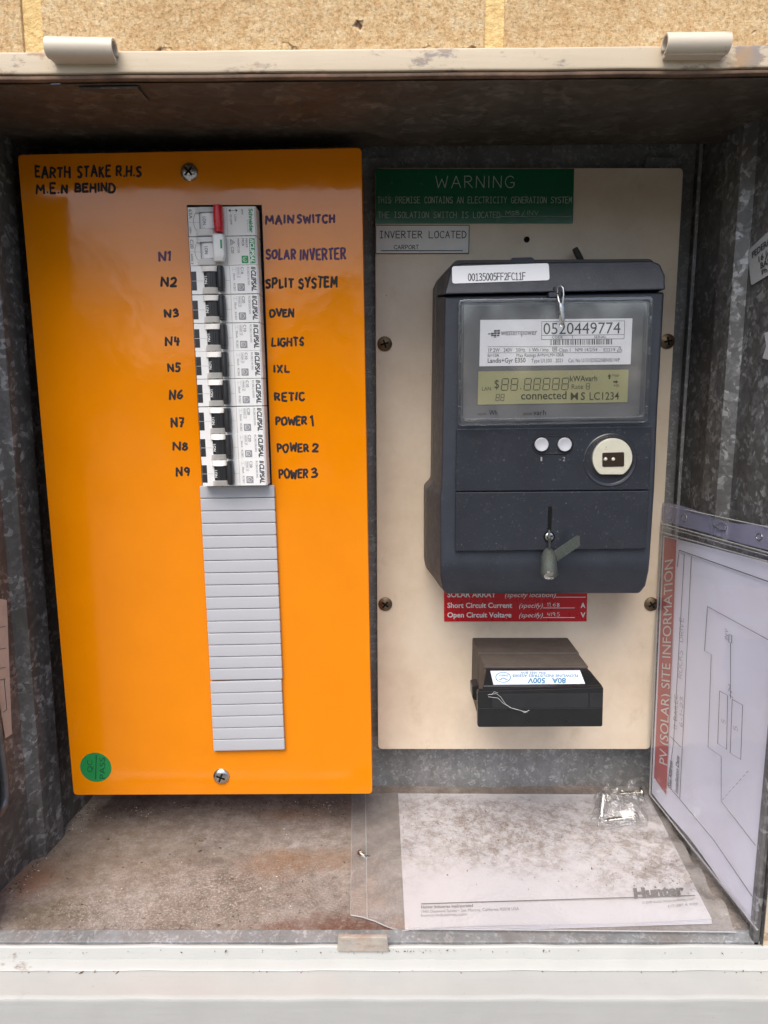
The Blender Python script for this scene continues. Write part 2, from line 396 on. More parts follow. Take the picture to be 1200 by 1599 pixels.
M['blueprint'] = plain('blue print', (.03, .19, .36), .5, 0, 0, 50, 0)
M['fuse_label'] = plain('pale foil label', (.68, .72, .78), .35, 0, .03, 40, 0)
M['docpaper'] = plain('lavender white paper', (.86, .85, .93), .6, 0, .04, 14, .05, 40)
M['docred'] = plain('faded red print', (.46, .085, .075), .6, 0, .05, 20, 0)
M['pocket'] = clear('clear vinyl pocket', (.97, .97, .99), .06, (.62, .62, .72), 2.4, .10, 15, 1.0)
M['vinyl'] = clear('blue tinted vinyl header', (.74, .74, .88), .36, (.50, .50, .70), 1.8, .1, 40, .6)
M['sleeve'] = clear('hazy plastic sleeve', (.96, .955, .95), .31, (.47, .445, .425), 2.4, .16, 60, 1.0)
M['bag'] = clear('thin crinkled plastic', (.93, .93, .93), .14, (.6, .6, .6), 3.2, .07, 260, 1.0)
M['seam'] = clear('plastic seam', (.85, .85, .85), .5, (.62, .6, .58), 2.5, .15, 60, .5)
M['booklet'] = mat_booklet()
M['tanpaper'] = plain('tan paper', (.52, .42, .35), .8, 0, .1, 60, .1)
M['sticker'] = plain('grey white sticker', (.42, .42, .42), .5, 0, .06, 40, 0)
M['rod'] = plain('grey rod', (.14, .14, .145), .4, .5, .2, 100)
M['cable'] = plain('brown black cable', (.05, .042, .035), .7, 0, .3, 300)
M['debris'] = plain('brown debris', (.13, .09, .06), .9, 0, .6, 700)
M['chip'] = plain('pale flakes', (.6, .55, .48), .8, 0, .3, 700)
M['web'] = plain('cobweb silk', (.6, .6, .58), .6, 0, 0, 50, 0)
M['leaf'] = plain('dark foliage', (.035, .055, .022), .7, 0, .4, 2, 0)
M['ground'] = plain('paving', (.13, .125, .11), .85, 0, .15, 3, .3, 60)
M['orange_lit'] = plain('orange lit edge', (.5, .26, .08), .6)  # orange light put into the colour of an edge; not assigned anywhere

# ------------------------------------------------------------------ lettering
_fc = {}
def font_mesh(s, bold, shear=0):
    k = (s, bold, shear)
    if k not in _fc:
        c = bpy.data.curves.new('t', 'FONT'); c.body = s; c.offset = bold; c.shear = shear; c.resolution_u = 3
        o = bpy.data.objects.new('t', c); COL.objects.link(o)
        dg = bpy.context.evaluated_depsgraph_get(); me = bpy.data.meshes.new_from_object(o.evaluated_get(dg))
        vs_ = [tuple(v.co) for v in me.vertices]; fs = [tuple(p.vertices) for p in me.polygons]
        bpy.data.objects.remove(o); bpy.data.curves.remove(c); bpy.data.meshes.remove(me)
        _fc[k] = (vs_, fs)
    return _fc[k]
CAPH = None
def text(mb, s, O, Rv, U, bold=0.0, shear=0):
    """printed type: O baseline start, Rv the whole run, U one capital height"""
    global CAPH
    if CAPH is None: CAPH = max(v[1] for v in font_mesh('H', 0)[0])
    vs_, fs = font_mesh(s, bold, shear)
    if not vs_: return
    x0 = min(v[0] for v in vs_); x1 = max(v[0] for v in vs_)
    vv = [mb.v(O + Rv * ((v[0] - x0) / (x1 - x0)) + U * (v[1] / CAPH)) for v in vs_]
    for f in fs:
        try: mb.bm.faces.new([vv[i] for i in f])
        except ValueError: pass

S = 's'
G = {
 'A': (.72, [[(0, 0), (.36, 1), (.72, 0)], [(.13, .36), (.6, .36)]]),
 'B': (.62, [[(0, 0), (0, 1)], [S, (0, 1), (.42, .97), (.5, .76), (.38, .56), (0, .53)], [S, (0, .53), (.48, .5), (.62, .28), (.48, .04), (0, 0)]]),
 'C': (.65, [[S, (.65, .84), (.45, 1), (.15, .88), (0, .5), (.14, .12), (.42, 0), (.65, .12)]]),
 'D': (.68, [[(0, 0), (0, 1)], [S, (0, 1), (.4, .95), (.68, .55), (.5, .1), (0, 0)]]),
 'E': (.55, [[(.55, 1), (0, 1), (0, 0), (.55, 0)], [(0, .52), (.46, .52)]]),
 'F': (.55, [[(.55, 1), (0, 1), (0, 0)], [(0, .52), (.46, .52)]]),
 'G': (.7, [[S, (.66, .84), (.42, 1), (.12, .86), (0, .48), (.14, .1), (.45, 0), (.68, .16), (.7, .44)], [(.42, .44), (.7, .44)]]),
 'H': (.62, [[(0, 0), (0, 1)], [(.62, 0), (.62, 1)], [(0, .5), (.62, .5)]]),
 'I': (.08, [[(.04, 0), (.04, 1)]]),
 'J': (.45, [[S, (.45, 1), (.45, .2), (.22, 0), (0, .15)]]),
 'K': (.6, [[(0, 0), (0, 1)], [(.58, 1), (.02, .45)], [(.2, .6), (.6, 0)]]),
 'L': (.5, [[(0, 1), (0, 0), (.5, 0)]]),
 'M': (.85, [[(0, 0), (.1, 1), (.42, .3), (.75, 1), (.85, 0)]]),
 'N': (.65, [[(0, 0), (.02, 1), (.62, 0), (.65, 1)]]),
 'O': (.74, [[S, (.37, 1), (.08, .84), (0, .45), (.16, .06), (.42, 0), (.68, .18), (.74, .6), (.58, .95), (.37, 1)]]),
 'P': (.58, [[(.02, 0), (0, 1)], [S, (0, 1), (.42, .98), (.58, .74), (.4, .5), (.02, .46)]]),
 'R': (.62, [[(.02, 0), (0, 1)], [S, (0, 1), (.42, .98), (.56, .76), (.4, .54), (.02, .5)], [(.22, .5), (.62, 0)]]),
 'S': (.56, [[S, (.54, .88), (.3, 1), (.05, .84), (.12, .6), (.44, .44), (.54, .2), (.3, 0), (0, .12)]]),
 'T': (.62, [[(0, 1), (.62, 1)], [(.31, 1), (.31, 0)]]),
 'U': (.62, [[S, (0, 1), (0, .3), (.14, .02), (.45, .02), (.6, .3), (.62, 1)]]),
 'V': (.66, [[(0, 1), (.33, 0), (.66, 1)]]),
 'W': (.95, [[(0, 1), (.2, 0), (.48, .75), (.74, 0), (.95, 1)]]),
 'X': (.62, [[(0, 1), (.62, 0)], [(.6, 1), (0, 0)]]),
 'Y': (.62, [[(0, 1), (.31, .5)], [(.62, 1), (.31, .5), (.31, 0)]]),
 '0': (.6, [[S, (.3, 1), (.04, .75), (.04, .25), (.3, 0), (.56, .25), (.56, .75), (.3, 1)]]),
 '1': (.2, [[(0, .8), (.15, 1), (.15, 0)]]),
 '2': (.56, [[S, (.02, .78), (.2, 1), (.5, .88), (.46, .55), (.02, .02)], [(.02, .02), (.56, .04)]]),
 '3': (.54, [[S, (.03, .9), (.3, 1), (.5, .78), (.2, .54)], [S, (.2, .54), (.54, .36), (.44, .04), (0, .06)]]),
 '4': (.56, [[(.14, 1), (.02, .42), (.56, .42)], [(.42, .8), (.4, 0)]]),
 '5': (.54, [[(.52, 1), (.1, 1), (.06, .56)], [S, (.06, .56), (.4, .6), (.54, .3), (.36, .02), (0, .06)]]),
 '6': (.54, [[S, (.46, 1), (.12, .7), (.02, .25), (.25, 0), (.52, .2), (.38, .48), (.04, .32)]]),
 '7': (.52, [[(0, 1), (.52, 1), (.18, 0)], [(.14, .5), (.5, .5)]]),
 '8': (.54, [[S, (.44, .85), (.2, 1), (.06, .78), (.28, .54), (.52, .26), (.28, 0), (.04, .24), (.28, .54), (.48, .78), (.44, .88)]]),
 '9': (.52, [[S, (.48, .72), (.26, .5), (.03, .7), (.2, 1), (.48, .86), (.5, .6), (.44, 0)]]),
 '.': (.1, [[(.04, 0), (.06, .03)]]),
 '-': (.4, [[(.05, .45), (.35, .45)]]),
 '/': (.4, [[(0, -.05), (.4, 1.05)]]),
 ' ': (.35, []),
}
G['i'] = (.4, [[(0, 1), (.4, 1)], [(0, 0), (.4, 0)], [(.2, 0), (.2, 1)]])   # serifed I
def seg8():
    g = .06; W = .55
    return (W, [[(g, 1), (W - g, 1)], [(g, .5), (W - g, .5)], [(g, 0), (W - g, 0)],
                [(0, .5 + g), (0, 1 - g)], [(W, .5 + g), (W, 1 - g)], [(0, g), (0, .5 - g)], [(W, g), (W, .5 - g)]])
G['j'] = (.5, [[(.08, .82), (.28, 1), (.28, 0)], [(.06, 0), (.5, 0)]])
G['#'] = seg8()
G[':'] = (.08, [[(.04, .1), (.04, .16)]])
def crom(p, k=4):
    q = [p[0]] + list(p) + [p[-1]]; out = []
    for i in range(1, len(q) - 2):
        for j in range(k):
            t = j / k
            out.append(tuple(.5 * (2 * q[i][d] + (q[i + 1][d] - q[i - 1][d]) * t + (2 * q[i - 1][d] - 5 * q[i][d] + 4 * q[i + 1][d] - q[i + 2][d]) * t * t + (3 * q[i][d] - q[i - 1][d] - 3 * q[i + 1][d] + q[i + 2][d]) * t ** 3) for d in (0, 1)))
    out.append(p[-1]); return out
def strokes(mb, s, O, Rv, U, wid, jit=0.0, gap=.22, mono=False, shear=0, n=6, flat=.25):
    """single line lettering drawn with a round pen of half width wid (m)"""
    x = 0; todo = []
    for ch in s:
        wd, st = G[ch]
        if mono: sc_ = .62 / max(wd, .3) if ch not in 'iI.:' else 1; off = (0.62 - wd * sc_) / 2
        else: sc_, off = 1, 0
        dy = rnd.uniform(-jit, jit) * 1.4; sz = 1 + rnd.uniform(-jit, jit) * 1.5; rot = rnd.uniform(-jit, jit) * 1.2
        for k in st:
            sm = k[0] == S; p = k[1:] if sm else k
            p = [(x + off + a * sc_ + rnd.uniform(-jit, jit), b * sz + dy + a * rot + rnd.uniform(-jit, jit)) for a, b in p]
            if sm: todo.append(crom(p)); continue
            run = [p[0]]
            for a_, b_, c_ in zip(p, p[1:], p[2:] + [None]):
                run.append(b_)
                if c_ is not None:
                    d0 = V((b_[0] - a_[0], b_[1] - a_[1])); d1 = V((c_[0] - b_[0], c_[1] - b_[1]))
                    if d0.length > 1e-6 and d1.length > 1e-6 and d0.angle(d1) > .6: todo.append(run); run = [b_]
            todo.append(run)
        x += (.62 if mono and ch != ' ' else wd) + gap
        if mono and ch == ' ': x += .27
    x = max(x - gap, .01)
    N_ = Rv.normalized().cross(U.normalized())
    for p in todo:
        pts = [O + Rv * (a / x) + U * (b + 0) + Rv.normalized() * (shear * b * U.length) for a, b in p]
        e0 = (pts[0] - pts[1]).normalized() * wid * .6; e1 = (pts[-1] - pts[-2]).normalized() * wid * .6
        pts = [pts[0] + e0] + pts + [pts[-1] + e1]
        rr = [wid * .55] + [wid * (1 + rnd.uniform(-jit, jit) * 3) for _ in pts[2:]] + [wid * .55]
        k0 = len(mb.bm.verts)
        mb.tube(pts, rr, n)
        mb.bm.verts.ensure_lookup_table()
        for v in mb.bm.verts[k0:]:
            h = (v.co - O).dot(N_); v.co -= N_ * h * (1 - flat)
def tY(mb, s, x0, x1, yb, yt, Y, yb1=None, fn=text, **k):
    a = atY(x0, yb, Y); b = atY(x1, yb if yb1 is None else yb1, Y); u = atY(x0, yt, Y) - a
    fn(mb, s, a, b - a, u, **k)
def lineY(mb, x0, y0, x1, y1, Y, wid):
    mb.tube([atY(x0, y0, Y), atY(x1, y1, Y)], wid, 6)
def barY(mb, x0, y0, x1, y1, Y):
    mb.poly([atY(x0, y0, Y), atY(x0, y1, Y), atY(x1, y1, Y), atY(x1, y0, Y)])
def slabY(mb, px, Y, depth, r=0.0):
    mb.prism(rpoly([atY(x, y, Y) for x, y in px], r) if r else [atY(x, y, Y) for x, y in px], (0, depth, 0))

Y_OPEN, Y_COVER, Y_PANEL, Y_BACK = .390, .485, .540, .560
ZF = -.326           # floor, relative to the camera
def W3(x, y, z): return V((x, y, z + CAM.z))

# ------------------------------------------------------------------ setting: ground
g = MB(); g.poly([V((-60, -120, 0)), V((60, -120, 0)), V((60, .6, 0)), V((-60, .6, 0))])
tag(g.build('ground', M['ground'], origin=(0, 0, 0)), None, None, None, 'structure')

# ------------------------------------------------------------------ tree belt across the yard (shows in the gloss of the cover and the meter window)
rt = random.Random(5); b = MB()
for i in range(22):
    cx = -16 + i * 1.55 + rt.uniform(-.5, .5); cy = -13 + rt.uniform(-2, 2); hh = rt.uniform(2.9, 4.3) + 1.0 * math.sin(i * 1.3)
    b.tube([V((cx, cy, 0)), V((cx + .1, cy, hh * .5)), V((cx, cy, hh * .9))], [.16, .12, .04], 6)
    for k in range(260):
        a = rt.uniform(0, 6.28); e = math.acos(rt.uniform(-1, 1)); q = rt.uniform(.35, 1) ** .5
        p = V((cx + 1.25 * q * math.sin(e) * math.cos(a), cy + 1.1 * q * math.sin(e) * math.sin(a), hh * .55 + hh * .48 * q * math.cos(e)))
        u = V((rt.uniform(-1, 1), rt.uniform(-1, 1), rt.uniform(-1, 1))).normalized() * rt.uniform(.12, .3); v_ = u.orthogonal().normalized() * u.length * .6
        b.poly([p + u, p + v_, p - u, p - v_])
tag(b.build('tree_belt', M['leaf'], None, smooth=False), 'distant belt of dark green trees across the yard', 'trees', None, 'stuff')

# ------------------------------------------------------------------ brick wall, bricks as real blocks around the opening
HX0, HX1, HZ0, HZ1 = -.285, .250, -.40, .1580
YB = .391
bw = thing('brick_wall', 'cream brick wall with sandy mortar joints above the meter box', 'wall', (0, YB, 0))
mb = MB(); mo = MB()
def brick(x0, x1, z0, z1):
    if x1 - x0 < .012 or z1 - z0 < .012: return
    j = rnd.uniform(-.0006, .0006)
    mb.box((x0, YB + j, z0 + CAM.z), (x1, YB + .030, z1 + CAM.z))
row = 0; z = .1620 - 19 * .086
while z < 1.3:
    x = -2.3 * 1 + (0.0505 if (row - 19) % 2 == 0 else .0505 + .115) - .23 * 0
    x = (.0505 + (0 if (row - 19) % 2 == 0 else .115)) - .23 * 10
    while x < 2.3:
        a, b = x + .009, x + .23; z0, z1 = z, z + .076
        if z0 < HZ1 and z1 > HZ0 and a < HX1 + .002 and b > HX0 - .002:
            if a < HX0 - .002: brick(a, HX0 - .002, z0, z1)
            if b > HX1 + .002: brick(HX1 + .002, b, z0, z1)
        else: brick(a, b, z0, z1)
        x += .23
    z += .086; row += 1
for (x0, x1, z0, z1) in ((-2.4, HX0 - .003, -1.5, 1.3), (HX1 + .003, 2.4, -1.5, 1.3), (HX0 - .003, HX1 + .003, -1.5, HZ0), (HX0 - .003, HX1 + .003, HZ1 + .0025, 1.3)):
    mo.box((x0, YB + .0012, z0 + CAM.z), (x1, YB + .010, z1 + CAM.z))
mb.build('brick', M['brick'], bw, bevel=.0016, seg=2)['label'] = 'rough cream brick faces'
mo.build('mortar', M['mortar'], bw)

# ------------------------------------------------------------------ meter box
box = thing('meter_box', 'recessed galvanised meter box with worn cream frame and missing door', 'meter box', tuple(W3(0, .48, ZF)))
XL0, XL1, XR0, XR1 = -.262, -.238, .2275, .2275      # left and right wall: front, back
# back wall
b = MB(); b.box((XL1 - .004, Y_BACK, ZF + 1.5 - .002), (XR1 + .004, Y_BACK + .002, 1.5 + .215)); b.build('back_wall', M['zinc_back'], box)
b = MB()
for px0, px1 in ((560, 622), (1010, 1060)):
    p0 = atY(px0, 246, .5525); p1 = atY(px1, 246, .5525)
    b.box((p0.x, .5525, ZF + 1.54), (p1.x, .557, p0.z))
b.build('mounting_rail', M['zinc_back'], box)
# floor, with the front upstand
b = MB()
def fl(u, v):
    Y = .396 + u * (Y_BACK - .396); xl = XL0 + (XL1 - XL0) * (Y - .39) / .17
    x = xl + v * (XR0 - xl)
    return W3(x, Y, ZF + (.0035 * max(0, (u - .86) / .14)) + .0006 * math.sin(x * 40 + Y * 70))
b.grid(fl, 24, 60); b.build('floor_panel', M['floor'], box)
b = MB(); b.loft([[W3(XL0, .3985, ZF - .001), W3(XL0, .397, ZF + .0025), W3(XL0, .3885, ZF + .001), W3(XL0, .3885, ZF - .004)],
                  [W3(XR0, .3985, ZF - .001), W3(XR0, .397, ZF + .0025), W3(XR0, .3885, ZF + .001), W3(XR0, .3885, ZF - .004)]])
b.build('floor_lip', M['zinc_lip'], box, bevel=.0006)
# side walls with a pressed rib each
def side(sx, xf, xb, name):
    b = MB(); n = .0065
    prof = [(.386, 0), (.468, 0), (.474, -n), (.496, -n), (.502, 0), (Y_BACK + .001, 0)]
    ring = []
    zt, zb = .203, ZF - .002
    for Y, d in prof:
        x = xf + (xb - xf) * (Y - .39) / .17 + sx * d
        ring.append((x, Y))
    for (xa, ya), (xc, yc) in zip(ring, ring[1:]):
        m = 26
        b.grid(lambda u, v: W3(xa + (xc - xa) * u, ya + (yc - ya) * u, zb + (zt - zb) * v), 1, m)
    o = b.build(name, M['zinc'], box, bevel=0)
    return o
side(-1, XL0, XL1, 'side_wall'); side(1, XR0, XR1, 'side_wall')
# inner front flanges of the side walls
b = MB(); b.box((XR0 - .0045, .3885, ZF + 1.5 - .002), (XR0 - .0005, .394, 1.5 + .155)); b.build('flange', M['zinc'], box, bevel=.0008)
b = MB(); b.box((XL0 - .0035, .3885, ZF + 1.5 - .002), (-.2405, .394, 1.5 + .150)); b.build('flange', M['zinc'], box, bevel=.0008)  # out of view on the left, widened inward to cut off the cover's sheen
# corner seam strip at back right, floor angle strip at back
b = MB(); b.box((XR1 - .0035, .5445, ZF + 1.5), (XR1 - .001, .5465, 1.5 + .178)); b.build('corner_seam', M['zinc_back'], box, bevel=.0004)
# sheet roof: front tray and the raised back
b = MB()
b.grid(lambda u, v: W3(XL0 + v * (XR0 + .003 - XL0), .391 + .134 * u, .1565 + .0125 * u + (v - .5) * .004), 6, 12)
b.grid(lambda u, v: W3(XL0 + v * (XR0 + .003 - XL0), .525, .169 + .034 * u + (v - .5) * .004 * (1 - u)), 2, 12)
b.grid(lambda u, v: W3(XL0 + v * (XR0 + .003 - XL0), .525 + (Y_BACK - .524) * u, .203), 2, 12)
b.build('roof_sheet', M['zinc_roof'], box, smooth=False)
for cx0, cx1, sk in ((945, 1050, 1), (120, 236, -1)):
    b = MB()
    q = [atZ(cx0 + 30 * sk * (sk > 0), 110, .1545), atZ(cx1 + 38 * (sk > 0) - 20 * (sk < 0), 108, .1545), atZ(cx1, 149 if sk > 0 else 158, .1575), atZ(cx0 + (30 if sk > 0 else 10) * 1, 149 if sk > 0 else 152, .1575)]
    if sk > 0: q = [atZ(1016, 126, .1576), atZ(1086, 125, .1576), atZ(1056, 148, .1599), atZ(975, 149, .1599)]
    else: q = [atZ(124, 139, .1541), atZ(216, 138, .1541), atZ(234, 160, .1562), atZ(138, 157, .1562)]
    b.prism(q, (0, 0, .0012)); b.build('hinge_strap', M['zinc_roof'], box, bevel=.0003)
# top rail (slightly out of level) and its rusty under edge
def rail(zl0, zl1, zr0, zr1, y0, y1, name, mat, bev):
    b = MB(); xs = (XL0 - .03, XR0 + .03); n = 24; rings = []
    for i in range(n + 1):
        u = i / n; x = xs[0] + (xs[1] - xs[0]) * u; wz = (.0004 * math.sin(i * 1.9) + .0003 * math.sin(i * 4.3 + 1)) * (0 < i < n)
        a0 = zl0 + (zr0 - zl0) * u + wz; a1 = zl1 + (zr1 - zl1) * u + wz * .5
        rings.append([W3(x, y0, a0), W3(x, y1, a0), W3(x, y1, a1), W3(x, y0, a1)])
    b.loft(rings); return b.build(name, mat, box, bevel=bev, ang=50)
rail(.1573, .1675, .1615, .1722, .3865, .3905, 'top_rail', M['cream'], .0012)
rail(.1551, .1570, .1593, .1612, .3876, .3930, 'rail_underside', M['rustlip'], .0006)
# hinge knuckles on the rail
for pts, fl_ in (((74, 58, 180, 92), -1), ((1038, 52, 1138, 86), 1)):
    x0, y0, x1, y1 = pts
    b = MB(); Yk = .3815
    p0 = atY(x0, (y0 + y1) / 2, Yk); p1 = atY(x1, (y0 + y1) / 2 + (2 if fl_ < 0 else -1), Yk)
    r = (atY(x0, y0, Yk) - atY(x0, y1, Yk)).length / 2
    prof = []
    for k in range(17):
        a = R(200) - R(305) * k / 16; prof.append((math.cos(a), math.sin(a), 1.0))
    inner = [(c, s_, .72) for c, s_, _ in reversed(prof)]
    ring = prof + inner
    def at(p): return [p + V((0, -c * r * m, s_ * r * m)) for c, s_, m in ring]
    b.loft([at(p0), at(p0.lerp(p1, .5)), at(p1)])
    b.box((p0.x + .001, Yk - r * .2, p0.z - r - .0002), (p1.x - .001, .3868, p0.z - r + .0022))
    b.build('hinge_knuckle', M['knuckle'], box, bevel=.0005, ang=50)
# side jambs of the painted frame
b = MB(); b.box((XR0 + .0005, .3868, 1.5 - .338), (XR0 + .03, .392, 1.5 + .159)); b.build('frame_jamb', M['cream'], box, bevel=.0015)
b = MB(); b.box((XL0 - .03, .3868, 1.5 - .338), (XL0 - .0035, .392, 1.5 + .155)); b.build('frame_jamb', M['cream'], box, bevel=.0015)
# painted steps in front of the floor, and the sill
def strip(prof, name, mat, x0=XL0 - .06, x1=XR0 + .06, bev=.0009, n=30):
    b = MB(); rings = []
    for i in range(n + 1):
        x = x0 + (x1 - x0) * i / n; j = .0003 * math.sin(i * 2.3) + .0002 * math.sin(i * 5.1)
        rings.append([W3(x, y, z + j) for y, z in prof])
    b.loft(rings); return b.build(name, mat, box, bevel=bev, ang=40)
def yz(py, Y): return atY(600, py, Y).z - CAM.z
strip([(.3880, ZF + .0002), (.3855, ZF + .0002), (.3835, yz(1499, .3835)), (.3890, yz(1499, .3835) - .006)], 'frame_edge', M['sill'])
strip([(.3870, yz(1500, .3830) + .0002), (.3825, yz(1500, .3825)), (.3770, yz(1517, .3770)), (.3870, yz(1517, .3770) - .004)], 'frame_bead', M['sill'])
zs = yz(1519, .3760)
strip([(.3860, zs - .0006), (.3762, zs - .0006), (.3620, yz(1553, .3620)), (.3590, yz(1560, .359)), (.3590, zs - .09), (.3860, zs - .09)], 'front_sill', M['sill2'], bev=.0022)
# latch keeper tab on the floor lip
b = MB()
b.loft([[atY(528, 1447, .404), atY(606, 1447, .404), atY(606, 1463, .3925), atY(528, 1463, .3925)],
        [atY(528, 1447, .404) + V((0, 0, -.005)), atY(606, 1447, .404) + V((0, 0, -.005)), atY(606, 1463, .3925) + V((0, .0, -.006)), atY(528, 1463, .3925) + V((0, .0, -.006))]])
b.build('latch_keeper', M['zinc_lip'], box, bevel=.0004)
b = MB(); slabY(b, [(528, 1464), (606, 1464), (607, 1487), (527, 1487)], .3832, .0032); b.build('latch_keeper', M['tabpaint'], box, bevel=.0008)
# stay rod on the left wall, bracket on the right wall
xw = XL0 + .010
b = MB()
b.tube([atX(x, y, xw) for x, y in ((-40, 900), (-22, 1000), (-10, 1080), (0, 1160), (8, 1220), (9, 1245), (6, 1262), (-2, 1276), (-14, 1284), (-40, 1292))], .0028, 10)
b.build('stay_rod', M['rod'], box)
b = MB(); p = [atX(x, y, .222) for x, y in ((1193, 520), (1215, 512), (1215, 566), (1190, 560), (1196, 540))]
b.prism(p, (.004, 0, 0)); b.build('bracket', M['sticker'], box, bevel=.0005)

# ------------------------------------------------------------------ orange switchboard cover
CT_ = [(27, 241), (565, 230), (582, 1240), (115, 1242)]
cp = [atY(x, y, Y_COVER) for x, y in CT_]
cover = thing('switchboard_cover', 'glossy orange switchboard cover with black handwritten circuit names', 'cover', (cp[3] + cp[2]) / 2 + V((0, .03, 0)))
b = MB(); fr_ = rpoly(cp, .003, 3)
b.loft([fr_, [p + V((0, .060, 0)) for p in fr_]])
b.build('cover_plate', M['orange'], cover, bevel=.0022, seg=3)
# black cutout edge beside the breakers
b = MB(); slabY(b, [(292, 320), (409, 320), (425, 757), (316, 758)], Y_COVER - .0004, .0002); b.build('cutout', M['dark'], cover)
def screw(c, r, mat, parent, ang=.5, prof=None):
    b = MB(); b.lathe(c, (0, -1, 0), prof or [(r, -.001), (r, .0002), (r * .93, .0011), (r * .72, .0019), (r * .42, .0024), (.2 * r, .0025)], 24)
    o = b.build('screw', mat, parent)
    k = MB(); u = V((math.cos(ang), 0, math.sin(ang))); v_ = V((-math.sin(ang), 0, math.cos(ang))); t = V((0, -.00245, 0))
    for A, B in ((u, v_), (v_, u)):
        k.prism([c + t + A * r * .55 + B * r * .11, c + t - A * r * .55 + B * r * .11, c + t - A * r * .55 - B * r * .11, c + t + A * r * .55 - B * r * .11], (0, -.0001 if A is u else -.00018, 0))
    q = k.build('screw_slot', M['dark'], None, origin=(0, 0, 0)); q.location = (0, 0, 0)
    for vv in q.data.vertices: vv.co -= WLOC[parent.name]
    q.parent = o
    return o
screw(atY(296, 269, Y_COVER - .0001), .0058, M['steel'], cover, .8)
screw(atY(346, 1212, Y_COVER - .0001), .0060, M['steel'], cover, 1.2)
Yk = Y_COVER - .00012
HW = [('EARTH', 54, 111, 278, 260), ('STAKE', 120, 174, 277, 258.5), ('R.H.S', 181, 222, 276, 259), ('M.E.N', 56, 107, 302, 286), ('BEHIND', 117, 181, 301, 286),
      ('SPLIT', 414, 460, 450, 434), ('SYSTEM', 466, 528, 450, 433), ('OVEN', 420, 460, 495, 481.5), ('LIGHTS', 424, 476, 541, 526.5), ('IXL', 427, 453, 582, 569),
      ('RETIC', 428, 477, 626, 612), ('POWER', 430, 480, 664, 650), ('1', 484, 491, 665, 646), ('POWER', 432, 483, 706, 692), ('2', 487, 498, 706, 690), ('POWER', 435, 482, 747, 732), ('3', 485, 497, 746, 730),
      ('N2', 251, 277, 448, 433), ('N3', 256, 280, 495, 481), ('N4', 258, 282, 540, 525), ('N5', 261, 283, 581, 567), ('N6', 264, 287, 624, 609), ('N7', 266, 289, 668, 652), ('N8', 270, 295, 703, 689), ('N9', 274, 297, 743, 729)]
def handwriting(lst, mat, wd=.00073):
    for s, x0, x1, yb, yt in lst:
        b = MB(); tY(b, s, x0 + 1.7, x1 - 1.7, yb - 1, yt + 1.5, Yk, yb - 1 - .012 * (x1 - x0), fn=strokes, wid=wd, jit=.055, gap=.34)
        b.build('handwriting', mat, cover)
handwriting(HW, M['marker'])
handwriting([('MAIN', 414, 460, 350, 335), ('SWITCH', 463, 524, 349, 334), ('SOLAR', 415, 463, 405, 389), ('INVERTER', 468, 541, 406, 388), ('N1', 247, 268, 408, 392)], M['sheen_ink'], .00068)
# green inspection sticker
c = atY(150, 1198, Y_COVER); b = MB(); b.cyl(c, c + V((0, -.0002, 0)), .0113, n=48)
st = b.build('sticker', M['green_stick'], cover); st['label'] = 'round green inspection sticker'
b = MB(); Ys = Y_COVER - .0003
for s, xb, xt, y0, y1 in (('QC', 144.5, 136.5, 1206, 1187), ('PASS', 164.5, 156, 1216, 1183)):
    a = atY(xb, y0, Ys); text(b, s, a, atY(xb, y1, Ys) - a, atY(xt, y0, Ys) - a)
b.poly([atY(150, 1179, Ys), atY(151.5, 1179, Ys), atY(150.3, 1217, Ys), atY(148.8, 1217, Ys)])
b.build('lettering', M['darkgreen'], st)

# ------------------------------------------------------------------ circuit breakers (mm, x right, z down the stack, y into the board)
Y_BRK = Y_COVER - .0125
rowsL = [(292.5, 323.5), (294.8, 370), (297.5, 415.3), (300, 460.8), (302.5, 505.5), (305, 549), (307.3, 592.5), (309.8, 636), (312, 677.5), (314.5, 718.4), (316.8, 757.6)]
TLs = [atY(x, y, Y_BRK) for x, y in rowsL]
e0 = atY(398.5, 321.5, Y_BRK) - TLs[0]; e1 = atY(417, 757, Y_BRK) - TLs[-1]
BWID = (e0.length + e1.length) / 2; BH = (TLs[0] - TLs[-1]).length / 10
down = (TLs[-1] - TLs[0]).normalized(); rotY = math.atan2(-down.x, -down.z)
SX, SZ = BWID / 45.0, BH / 18.0
print('breaker mm', BWID, BH, rotY)
def L3(x, z, y=0.0): return V((x * SX, y * .001, -z * SZ))
def lbox(b, x0, x1, z0, z1, y0, y1):
    b.loft([[L3(x0, z0, y0), L3(x1, z0, y0), L3(x1, z1, y0), L3(x0, z1, y0)], [L3(x0, z0, y1), L3(x1, z0, y1), L3(x1, z1, y1), L3(x0, z1, y1)]])
def vt(b, s, xb, xt, z0, z1, y=-.12, **k):
    a = L3(xb, z0, y); text(b, s, a, L3(xb, z1, y) - a, L3(xt, z0, y) - a, **k)
def body(root, mat):
    b = MB(); r = [(0.05, 20), (0.05, .3), (.3, 0), (44.2, 0), (45.4, 1.2), (45.6, 22)]
    b.loft([[L3(x, .07, y) for x, y in r], [L3(x, 17.93, y) for x, y in r]])
    b.build('body', mat, root, local=True, bevel=.0002, seg=2)
